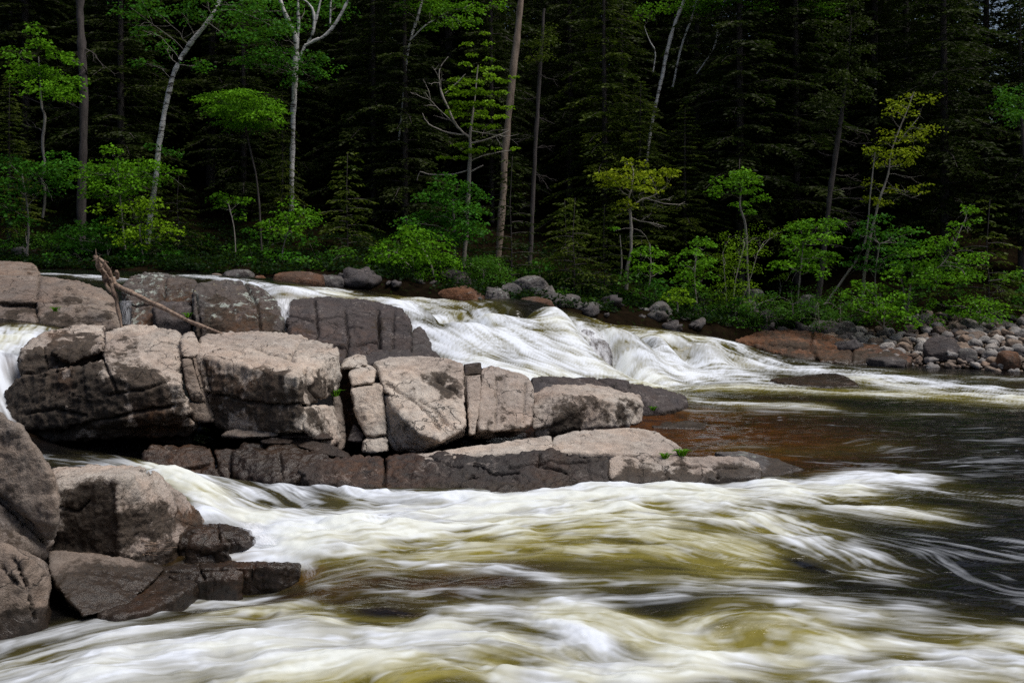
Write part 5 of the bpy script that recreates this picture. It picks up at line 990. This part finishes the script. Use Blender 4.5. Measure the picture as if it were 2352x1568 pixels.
tree('maple_tree', 'small yellow leaved maple with a crooked pale stem', 'tree', 26.6,
    [[(1438, 665, 10), (1440, 620, 9), (1448, 580, 8), (1450, 540, 8), (1449, 500, 8), (1446, 480, 7), (1442, 462, 6), (1450, 435, 5)], [(1447, 480, 4), (1470, 460, 4), (1500, 450, 3), (1530, 428, 3)], [(1424, 640, 5), (1428, 600, 5), (1424, 540, 3)], [(1450, 440, 3), (1455, 400, 3), (1448, 370, 3)]],
    [(1390, 405, 28, -.2), (1425, 400, 34, -.1), (1460, 380, 26), (1450, 415, 34, -.2), (1490, 405, 34), (1530, 398, 28), (1420, 425, 26, -.2), (1455, 432, 24), (1505, 425, 28), (1435, 470, 20, -.2), (1420, 482, 14, -.2), (1480, 440, 22), (1440, 370, 12), (1545, 400, 14), (1510, 445, 14), (1450, 475, 14)], leaf='gold', size=.10, dens=.85, bark='bark_pale', bare=[(1450, 500, 1530, 520, 3), (1480, 455, 1560, 470, 3)])
tree('maple_sapling', 'bright green sapling tiers beside the stem of the yellow maple', 'tree', 26.4, [[(1490, 660, 4), (1495, 610, 3), (1492, 560, 3)]], [(1490, 572, 28, -.1), (1510, 585, 22), (1470, 585, 20), (1490, 618, 32, -.2), (1520, 622, 18), (1465, 618, 16), (1408, 530, 14)], leaf='maple')
tree('maple_sapling', 'airy bright sapling between the yellow maple and the birch bushes', 'tree', 26.6, [[(1600, 700, 5), (1595, 640, 4), (1600, 570, 3)]], [(1610, 560, 24), (1590, 585, 32), (1630, 565, 18), (1600, 610, 34), (1570, 640, 30), (1620, 635, 26), (1555, 610, 20), (1590, 660, 30), (1625, 600, 20)], leaf='maple')
tree('shrub', 'small bright yellow green shrub over the tall round bank boulder', 'bush', 25.2, [[(1556, 715, 4), (1556, 690, 3)]], [(1556, 672, 24, -.1), (1540, 685, 18, -.1), (1572, 688, 18, -.1), (1556, 695, 20, -.1)], leaf='lime', size=.085)
tree('maple_tree', 'round topped maple high behind the birch bushes', 'tree', 28.0, [[(1720, 700, 7), (1716, 600, 7), (1712, 520, 8), (1700, 470, 5), (1705, 420, 4)]], [(1700, 405, 30), (1730, 415, 30), (1680, 420, 24), (1660, 430, 24), (1720, 440, 32), (1740, 460, 24), (1640, 445, 20), (1700, 470, 24), (1705, 400, 22), (1720, 490, 20)], leaf='maple', bark='twig', bare=[(1712, 560, 1690, 545, 5), (1712, 560, 1740, 545, 5)])
tree('birch_bush', 'clump of thin birch stems with small yellow green leaves', 'bush', 27.0,
    [[(1680, 720, 4), (1690, 640, 4), (1710, 560, 3)], [(1690, 720, 4), (1720, 650, 3), (1740, 580, 3)], [(1670, 720, 4), (1665, 640, 3), (1660, 580, 2)], [(1720, 722, 5), (1745, 698, 4), (1790, 680, 3)]],
    [(1680, 545, 34), (1720, 540, 34), (1700, 575, 40), (1660, 590, 34), (1740, 580, 34), (1690, 610, 44), (1650, 630, 34), (1730, 620, 34), (1670, 650, 40), (1710, 655, 36), (1690, 680, 40), (1640, 670, 30), (1735, 690, 30), (1770, 545, 30), (1790, 530, 26), (1650, 700, 36), (1790, 640, 26)], leaf='lime', size=.05, dens=1.0, step=.05)
tree('maple_sapling', 'level tiered sapling in front of the leaning dark spruce trunk', 'tree', 26.8, [[(1830, 700, 5), (1838, 630, 4), (1845, 560, 3)]], [(1835, 522, 32, -.1), (1875, 518, 40, -.1), (1915, 512, 30, -.1), (1850, 545, 34), (1890, 550, 36), (1825, 575, 34), (1870, 585, 44), (1840, 600, 34), (1905, 590, 24), (1815, 550, 24), (1800, 610, 30), (1860, 618, 34)], leaf='maple')
tree('spruce_tree', 'dark spruce trunk leaning right with dead side twigs', 'tree', 28.5, [[(1876, 700, 15), (1890, 600, 15), (1900, 500, 15), (1910, 420, 14), (1922, 340, 13), (1932, 270, 11), (1942, 200, 8), (1950, 120, 5), (1956, 40, 3)]], [(1900, 235, 46), (1960, 215, 50), (1920, 180, 46), (1980, 170, 44), (1935, 130, 44), (1970, 110, 40), (1930, 80, 40), (1965, 50, 40), (1945, 10, 40), (1890, 290, 34)], leaf='hemlock', size=.09, dens=1.3, bark='bark_dark', bare=[(1905, 460, 1990, 465, 2.5), (1908, 440, 1985, 430, 2.5), (1912, 500, 1960, 540, 3), (1915, 400, 1975, 415, 2.5), (1925, 320, 2005, 330, 2.5), (1930, 285, 2000, 310, 2.5), (1900, 480, 1990, 490, 2), (1900, 520, 1975, 520, 2), (1920, 360, 1880, 350, 2.5), (1895, 560, 1960, 570, 2)])
tree('young_tree', 'tall yellow green young tree with a forked stem near the right', 'tree', 27.6,
    [[(1980, 690, 9), (1986, 620, 9), (1994, 570, 8), (2005, 520, 7), (2020, 460, 6), (2040, 400, 5), (2050, 340, 4), (2085, 250, 3), (2100, 210, 2)], [(1894, 700, 6), (1930, 650, 6), (1975, 585, 6), (1990, 540, 5), (2000, 440, 4), (2010, 350, 3)], [(2060, 330, 3), (2110, 270, 2)]],
    [(2095, 225, 28), (2125, 235, 26), (2070, 240, 20), (2085, 265, 24), (2105, 290, 24), (2045, 260, 20), (2060, 310, 30), (2100, 315, 34), (2140, 300, 26), (2035, 325, 24), (2020, 350, 30), (2060, 355, 36), (2095, 350, 28), (2025, 380, 26), (2075, 375, 28), (2000, 345, 18), (2050, 250, 14), (2010, 430, 22), (2045, 440, 22), (2090, 440, 18), (2125, 425, 16), (2120, 445, 14), (2000, 460, 20), (2030, 470, 20)], leaf='gold', size=.085, dens=.8, bark='bark_pale')
tree('young_tree', 'green lower growth clothing the forked stem of the yellow green young tree', 'tree', 27.2, [[(2015, 720, 4), (2010, 640, 4), (2020, 560, 3)]], [(2020, 505, 30), (1995, 530, 30), (2045, 545, 34), (2080, 560, 28), (2010, 565, 36), (2060, 580, 36), (1985, 590, 30), (2030, 600, 34), (2000, 620, 28), (2075, 610, 26), (1975, 545, 20), (2100, 530, 24), (1950, 610, 18)], leaf='maple_dark', dens=.9)
tree('maple_sapling', 'spreading sapling with one arm raised above the cobble bank', 'tree', 26.8,
    [[(2084, 720, 7), (2088, 680, 7), (2092, 650, 6), (2100, 600, 4)], [(2080, 715, 5), (2076, 670, 4), (2070, 640, 3)], [(2092, 650, 5), (2125, 630, 4), (2170, 600, 4), (2210, 520, 3), (2225, 480, 3)]],
    [(2080, 625, 36, -.1), (2050, 625, 24), (2110, 610, 38), (2140, 630, 34), (2090, 585, 30), (2130, 575, 34), (2165, 600, 36), (2180, 565, 26), (2190, 545, 20), (2205, 520, 18), (2220, 490, 18), (2225, 480, 14), (2190, 620, 34), (2230, 600, 30), (2255, 590, 20), (2160, 640, 34), (2220, 640, 34), (2100, 650, 24), (2240, 630, 24), (2150, 555, 24), (2240, 510, 14)], leaf='maple', size=.09)
tree('maple_bush', 'low leafy bush at the head of the cobble bank', 'bush', 26.2, [[(2030, 752, 5), (2030, 710, 4)]], [(1985, 660, 34), (2020, 670, 40), (1960, 680, 30), (2000, 695, 44), (2050, 690, 40), (2030, 715, 40), (2070, 720, 34), (1975, 715, 34), (2090, 735, 26), (2055, 742, 30), (2010, 735, 34), (2080, 700, 26)], leaf='maple', dens=.7)
tree('maple_bush', 'low leafy bush right of the spreading sapling at the back of the cobbles', 'bush', 27.0, [[(2250, 748, 5), (2250, 710, 4)]], [(2235, 690, 34), (2270, 700, 40), (2220, 715, 36), (2260, 725, 40), (2300, 715, 30), (2290, 735, 28), (2230, 738, 30), (2190, 725, 30), (2160, 700, 30), (2320, 640, 24), (2130, 730, 34), (2150, 745, 24)], leaf='maple', dens=.65)
tree('maple_tree', 'green maple crown at the far right edge high in the forest', 'tree', 28.5, [[(2370, 740, 10), (2365, 500, 9), (2345, 260, 7)]], [(2320, 225, 34), (2345, 235, 40), (2300, 250, 24), (2330, 265, 36), (2350, 205, 24), (2360, 280, 40)], leaf='maple_dark', bark='bark_dark')
for k, (px, py, lab) in enumerate([(1420, 690, 'dark small leaved shrub under the yellow maple'), (1500, 690, 'dark small leaved shrub above the tall round boulder'), (1620, 715, 'dark shrub at the water edge below the airy sapling'), (1760, 710, 'dark shrub over the dim stones of the right bank'), (1820, 690, 'dark shrub at the foot of the level tiered sapling'), (1880, 715, 'dark shrub over the squared lichen boulder'), (1930, 700, 'dark shrub between the squared boulder and the cobbles'), (1690, 735, 'lowest dark shrub beside the ochre ledge'), (1240, 640, 'dark shrub beside the biggest round grey boulder'), (820, 640, 'dark shrub at the foot of the dusky hemlocks'), (740, 620, 'dim shrub right of the forked birch foot'), (460, 600, 'dim shrub right of the leaning birch foot'), (540, 610, 'dim shrub above the blue grey upstream boulder'), (60, 570, 'dim shrub at the far left edge of the bank')]):
    tree('shrub', lab, 'bush', 26.4 if px > 1300 else 27.0, [[(px, py + 40, 4), (px, py, 3)]], [(px - 28, py - 8, 30), (px + 28, py - 6, 30), (px, py - 28, 32), (px + 4, py + 10, 36), (px - 40, py + 18, 26), (px + 40, py + 18, 26), (px, py + 30, 30)], leaf='shrub', size=.065, dens=.75, step=.055)
# shrubs of the understory: four built, the rest copied
protos = []
for j in range(4):
    o = tree('shrub', 'dim leafy shrub in the understory along the foot of the far bank forest', 'bush', 28.0, [[(1176, 700, 5), (1180, 650, 3)]], [(1176 + rgx, 655 + rgy, rr) for rgx, rgy, rr in ((-38 + 9 * j, 0, 34), (34, -6 * j, 36), (0, -34, 36), (-20, 24, 34), (28, 26, 34), (6 * j - 10, -58, 26), (50, -30, 22))], leaf='maple_dark' if j % 2 else 'shrub', size=.085, dens=.9, group='shrubs of the understory')
    protos.append(o)
rg = np.random.RandomState(21)
for k in range(34):
    px = -60 + 2440 * (k + rg.rand()) / 34; Y = float(np.interp((px - CX) / F * 26, SHX, SHY)) + rg.uniform(1.0, 4.5); x = (px - CX) / F * Y
    if px > 1880 and Y < 27.8: Y = 28.3 + rg.rand() * 1.5; x = (px - CX) / F * Y
    if k < 4: o = protos[k]
    else:
        src = protos[rg.randint(4)]; o = src.copy(); scene.collection.objects.link(o)
        for ch in src.children: c_ = ch.copy(); scene.collection.objects.link(c_); c_.parent = o
    o.location = (x, Y, float(ground_z(np.array([x]), np.array([Y]))[0])); o.rotation_euler.z = rg.uniform(0, 6.28); s_ = rg.uniform(.75, 1.45); o.scale = (s_ * rg.uniform(.9, 1.3), s_, s_)
# birches high on the right
tree('birch_tree', 'thin white birch leaning right above the olive hemlocks', 'tree', 31.6, [[(1470, 500, 8), (1490, 330, 8), (1506, 240, 9), (1518, 190, 9), (1530, 130, 10), (1545, 70, 9), (1560, 30, 9), (1580, -20, 8)], [(1500, 165, 4), (1505, 120, 4), (1490, 90, 3), (1480, 60, 2)]], [(1560, 10, 50), (1620, 20, 50), (1500, 20, 40)], bark='birch', leaf='maple', dens=.7)
tree('birch_tree', 'white birch top forking into twigs against the sky gap', 'tree', 32.2, [[(1545, 200, 6), (1555, 150, 6), (1570, 90, 6), (1590, 40, 6), (1605, -20, 5)], [(1600, 170, 4), (1640, 110, 5), (1650, 60, 6), (1660, 20, 5), (1668, -20, 4)], [(1645, 90, 3), (1675, 50, 3), (1700, 20, 2)]], [(1640, 10, 40), (1690, 0, 44), (1600, 0, 40), (1740, 20, 40)], bark='birch', leaf='maple', dens=.7)
tree('birch_tree', 'slim birch leaning right at the top, between forked birch and snag', 'tree', 30.5, [[(915, 330, 5), (930, 180, 6), (940, 100, 7), (955, 55, 8), (965, 20, 7), (975, -20, 6)], [(945, 90, 4), (975, 60, 4), (1010, 40, 3)]], [(990, 20, 50), (1040, 15, 50), (1080, 20, 40), (1060, 50, 34), (960, 10, 40), (1020, 55, 36), (1090, 50, 26), (930, 20, 36)], bark='birch', leaf='maple', dens=.9)
tree('maple_tree', 'leafy broadleaf crown at the top right between dark hemlocks', 'tree', 33.0, [[(1880, 400, 8), (1880, 200, 7), (1870, 20, 5)]], [(1860, 10, 40), (1900, 25, 40), (1840, 25, 34), (1880, 40, 34)], bark='bark_dark', leaf='maple')
# ------------------------------------------------------------------ driftwood on the back rocks
root = tag(empty('driftwood_branch', P(400, 720, 16.2)), 'bleached driftwood branch with a torn root end lying against the back rocks', 'driftwood')
b0 = np.array(root.location)
V, Q = join([tube(smooth_line([P(255, 640, 16.4), P(262, 652, 16.3), P(300, 672, 16.0), P(360, 700, 15.5), P(430, 735, 14.9), P(512, 768, 14.2)], 5), np.linspace(.052, .022, 26) * (1 + .12 * np.sin(np.arange(26) * 2.1)), 10, 3, .16)]); obj('stem', mesh_np('stem', V - b0, Q, mats=[M['drift']]), parent=root)
V, Q = join([tube(smooth_line([P(218, 586, 16.2), P(226, 605, 16.2), P(240, 628, 16.3), P(256, 650, 16.35)], 5), np.linspace(.03, .085, 16), 11, 5, .3), tube(smooth_line([P(223, 590, 16.2), P(240, 605, 16.1), P(250, 628, 16.2), P(258, 648, 16.3)], 4), np.linspace(.015, .06, 13), 7, 6, .2), tube(smooth_line([P(240, 600, 16.15), P(250, 603, 16.1)], 3), (.012, .01, .008, .004), 5)])

for q_ in range(9):      # splintered ends of the torn root
    t_ = q_ / 8; a_ = P(222 + 34 * t_ + 3 * math.sin(q_ * 5), 592 + 56 * t_, 16.12 + .08 * math.cos(q_ * 3)); v_, f_ = tube([a_, a_ + np.array((.05 * math.sin(q_ * 2.3), -.03, .07)), a_ + np.array((.11 * math.sin(q_ * 2.3), -.04, .15 - .05 * (q_ % 3)))], (.022, .012, .002), 5); Q = np.vstack((Q, f_ + len(V))); V = np.vstack((V, v_))
obj('root_end', mesh_np('root_end', V - b0, Q, mats=[M['drift']]), parent=root)
V, Q = join([tube(smooth_line([P(254, 645, 16.3), P(262, 672, 16.2), P(268, 695, 16.2), P(274, 725, 16.1), P(280, 752, 16.0)], 4), np.linspace(.048, .02, 17), 8, 8, .3), tube(smooth_line([P(262, 630, 16.2), P(268, 622, 16.1), P(270, 640, 16.2)], 3), np.linspace(.02, .03, 7), 6, 9, .2), tube(smooth_line([P(248, 640, 16.25), P(244, 655, 16.2), P(256, 672, 16.2)], 3), np.linspace(.015, .03, 7), 6, 9, .2)])
obj('root_spur', mesh_np('root_spur', V - b0, Q, mats=[M['drift']]), parent=root)
# twigs caught at the foot of the square boulder
rg = np.random.RandomState(77); parts = []
for k in range(16):
    a = P(322 + rg.randn() * 8, 1268 + rg.rand() * 6, 8.42); parts.append(tube(smooth_line([a, a + np.array((rg.uniform(-.1, .2), -.06, rg.uniform(.02, .10))), a + np.array((rg.uniform(-.2, .42), -.1, rg.uniform(.0, .20)))], 3), np.linspace(.004, .002, 7), 4))
V, Q = join(parts); V, c = recenter(V); tag(obj('dead_twigs', mesh_np('dead_twigs', V, Q, mats=[M['drift']]), c), 'tangle of dry brown twigs caught at the foot of the square boulder', 'twigs')
V, Q = join([tube(smooth_line([P(846, 664, 24.9), P(880, 668, 24.8), P(906, 662, 24.9)], 3), np.linspace(.03, .015, 7), 6), tube(smooth_line([P(852, 650, 24.9), P(866, 662, 24.9), P(880, 667, 24.85)], 3), np.linspace(.02, .015, 7), 6)]); V, c = recenter(V)
tag(obj('driftwood_stick', mesh_np('driftwood_stick', V, Q, mats=[M['twig']]), c), 'bleached sticks stranded at the foot of the far bank', 'driftwood')
# grass tufts and a fern in the cracks
def tuft(px, py, Y, n, h, lab, name='grass_tuft', cat='grass tuft', spread=.09):
    rg = np.random.RandomState(int(px)); c = P(px, py, Y); parts = []
    for k in range(n):
        a = rg.uniform(0, 6.28); o = np.array((math.cos(a), math.sin(a), 0)) * rg.uniform(.2, 1); b = c + o * spread * .4
        parts.append(tube([b, b + o * h * .35 + np.array((0, 0, h * .6)), b + o * h * .9 + np.array((0, 0, h * rg.uniform(.5, .8)))], (.006, .005, .001), 4))
    V, Q = join(parts); V, c = recenter(V); me = mesh_np(name, V, Q, dict(v=rg.rand(len(V))), mats=[M['maple']])
    tag(obj(name, me, c), lab, cat)
tuft(1567, 1047, 11.6, 46, .11, 'bright green grass tuft at the tip of the pale front ledge')
tuft(1527, 1052, 11.5, 34, .08, 'smaller grass tuft just left of the bright one on the pale ledge')
tuft(770, 910, 12.55, 22, .12, 'small green fern sprig in the cleft by the blocky boulder', 'fern', 'fern')
tuft(128, 715, 16.0, 20, .10, 'tiny green plant in the crack of the striped tan slab', 'small_plant', 'plant')
tuft(432, 728, 16.5, 24, .10, 'moss green plant below the squat block behind the driftwood', 'small_plant', 'plant')
tuft(1500, 942, 15.4, 24, .08, 'low green plants under the long grey slab by the brown shallows', 'small_plant', 'plant')
# ------------------------------------------------------------------ cobble bank
def cobble_mesh(k, mat, ang=.34):
    bm = bmesh.new(); bmesh.ops.create_icosphere(bm, subdivisions=3, radius=1)
    V = np.array([v.co[:] for v in bm.verts]); Ft = np.array([[v.index for v in f.verts] for f in bm.faces]); bm.free()
    rg = np.random.RandomState(k + 40); q = np.sign(V) * np.abs(V) ** .85
    V = q * np.array((1, rg.uniform(.7, .95), rg.uniform(.5, .75))) * (1 + .20 * fbm(V * 1.1, 2, k) + .04 * fbm(V * 4, 2, k + 5))[:, None] + ang * chips(V, .9, k)[:, None] * V
    z = np.zeros(len(V))
    return mesh_np('cobble', V, Ft, dict(stain=z, rust=z, wet=z), mats=[M[mat]])
M['cob_grey2'] = rock_mat('bank_stone_grey', (.15, .145, .14), (.10, .098, .098), (.17, .14, .12)); M['cob_tan'] = rock_mat('cobble_tan', (.29, .22, .17), (.22, .18, .15), (.36, .24, .165)); M['cob_grey'] = rock_mat('cobble_grey', (.33, .32, .31), (.24, .235, .235), (.38, .33, .31)); M['cob_pale'] = rock_mat('cobble_pale', (.46, .435, .41), (.36, .35, .345), (.50, .43, .375)); M['cob_dark'] = rock_mat('cobble_dark', (.11, .10, .10), (.08, .075, .08), (.13, .10, .085))
KINDS_ = [('tan', 'rounded tan cobble among the stones of the right bank', 'tan cobbles of the bank'), ('grey', 'rounded grey cobble among the stones of the right bank', 'grey cobbles of the bank'), ('pale', 'rounded pale cobble among the stones of the right bank', 'pale cobbles of the bank'), ('dark', 'rounded dark cobble among the stones of the right bank', 'dark cobbles of the bank')]
CM = [[cobble_mesh(k * 4 + j, 'cob_' + kd[0]) for j in range(3)] for k, kd in enumerate(KINDS_)]
rg = np.random.RandomState(9); cand = []
for _ in range(9000):
    Y = rg.uniform(22.3, 29.5); px = rg.uniform(1890, 2520); x = (px - CX) / F * Y
    z = float(np.interp(x, SHX, SHZ)); ys = float(np.interp(x, SHX, SHY)); d = Y - ys
    if d < -.5 or d > 4.6 + .6 * (px - 2000) / 350: continue
    if px < 2090 and d > 3.2: continue
    r = .045 + .15 * rg.rand() ** 3.2; cand.append((r, x, Y, float(ground_z(np.array([x]), np.array([Y]))[0])))
cand.sort(key=lambda c: -c[0]); put = []; PA = np.zeros((0, 3))
for r, x, Y, z in cand:
    if len(PA) and (np.hypot(PA[:, 0] - x, PA[:, 1] - Y) < (PA[:, 2] + r) * .80).any(): continue
    put.append((r, x, Y, z)); PA = np.vstack((PA, (x, Y, r)))
small = []
for i, (r, x, Y, z) in enumerate(put):
    k = rg.choice(4, p=(.38, .27, .17, .18)); m = CM[k][rg.randint(3)]; rz = rg.uniform(0, 6.28); t1, t2 = rg.uniform(-.4, .4, 2)
    if i < 299:
        o = obj('cobble', m, (x, Y, z + r * .30)); o.scale = (r, r, r); o.rotation_euler = (t1, t2, rz); tag(o, KINDS_[k][1], 'cobble', KINDS_[k][2], 'thing')
    else: small.append((m, r, x, Y, z, rz))
Vs = []; off = 0
bmv = np.array([(math.cos(a) * math.cos(e), math.sin(a) * math.cos(e), math.sin(e)) for e in (-.5, .25, .95) for a in np.linspace(0, 6.283, 8)[:-1]])
Qp = [(e * 7 + j, e * 7 + (j + 1) % 7, (e + 1) * 7 + (j + 1) % 7, (e + 1) * 7 + j) for e in (0, 1) for j in range(7)] + [(14, 15, 16, 17), (14, 17, 18, 20), (18, 19, 20, 20)][:2]
SV = []; SQ = []
for m, r, x, Y, z, rz in small:
    SV.append(bmv * np.array((r, r * rg.uniform(.7, 1), r * .7)) * (1 + .12 * rg.randn(21, 1)) + np.array((x, Y, z + r * .25))); SQ.append(np.array(Qp) + 21 * len(SQ))
if SV:
    V = np.vstack(SV); z0 = np.zeros(len(V))
    tag(obj('pebbles', mesh_np('pebbles', V, np.vstack(SQ), dict(stain=z0, rust=z0, wet=z0), mats=[M['cob_tan']])), 'small pebbles filling the gaps between the cobbles of the right bank', 'pebbles', kind='stuff')
M['under'] = leaf_mat('undergrowth_leaves', (.003, .012, .002), (.012, .045, .006), .2)
# ground cover: seedlings, ferns and moss nobody could count
rg = np.random.RandomState(63); n = 5200; gxr = rg.uniform(-15, 13, n); gyr = np.interp(gxr, SHX, SHY) + .3 + 6.5 * rg.rand(n) ** 1.5
ok = ~((gxr > 8.0) & (gyr < 27.5)) & (fbm2(gxr / 1.1, gyr / 1.1, 3, 77) > -.25); gxr, gyr = gxr[ok], gyr[ok]; gzr = ground_z(gxr, gyr); C = []; D = []; T = []
for x, y, z in zip(gxr, gyr, gzr):
    k = rg.randint(10, 22); a = rg.uniform(0, 6.283, k); r = rg.uniform(.02, .22, k); hgt_ = rg.uniform(.03, .32)
    C.append(np.stack((x + np.cos(a) * r, y + np.sin(a) * r, z + hgt_ * rg.uniform(.3, 1, k)), 1)); D.append(np.stack((np.cos(a), np.sin(a), rg.uniform(-.2, .4, k)), 1)); T.append(rg.uniform(0, .7, k) * rg.uniform(.3, 1))
me = leaves_mesh('undergrowth', np.vstack(C), np.vstack(D), .085, rg, M['under'], np.concatenate(T)); tag(obj('undergrowth', me), 'low green undergrowth covering the forest floor along the far bank', 'undergrowth', kind='stuff')
sg = [cobble_mesh(60 + j, ('cob_dark', 'cob_grey2', 'cob_dark', 'cob_dark')[j], .42) for j in range(4)]; rg = np.random.RandomState(31)
for k in range(64):
    px = rg.uniform(700, 1960); 
    x0 = (px - CX) / F * 25; ys = float(np.interp(x0, SHX, SHY)); Y = ys + rg.uniform(-.2, 2.2) * rg.rand(); x = (px - CX) / F * Y
    r = .07 + .34 * rg.rand() ** 2; o = obj('bank_stone', sg[rg.randint(4)], (x, Y, float(ground_z(np.array([x]), np.array([Y]))[0]) + r * .05)); o.scale = (r * rg.uniform(.9, 1.5), r, r * rg.uniform(.8, 1.2)); o.rotation_euler = (rg.uniform(-.5, .5), rg.uniform(-.5, .5), rg.uniform(0, 6.3))
    tag(o, 'dark stone in the shade along the foot of the forested far bank', 'stone', 'stones along the foot of the far bank', 'thing')
print('cobbles', len(put), 'faces', sum(len(o.data.polygons) for o in scene.objects if o.type == 'MESH'))
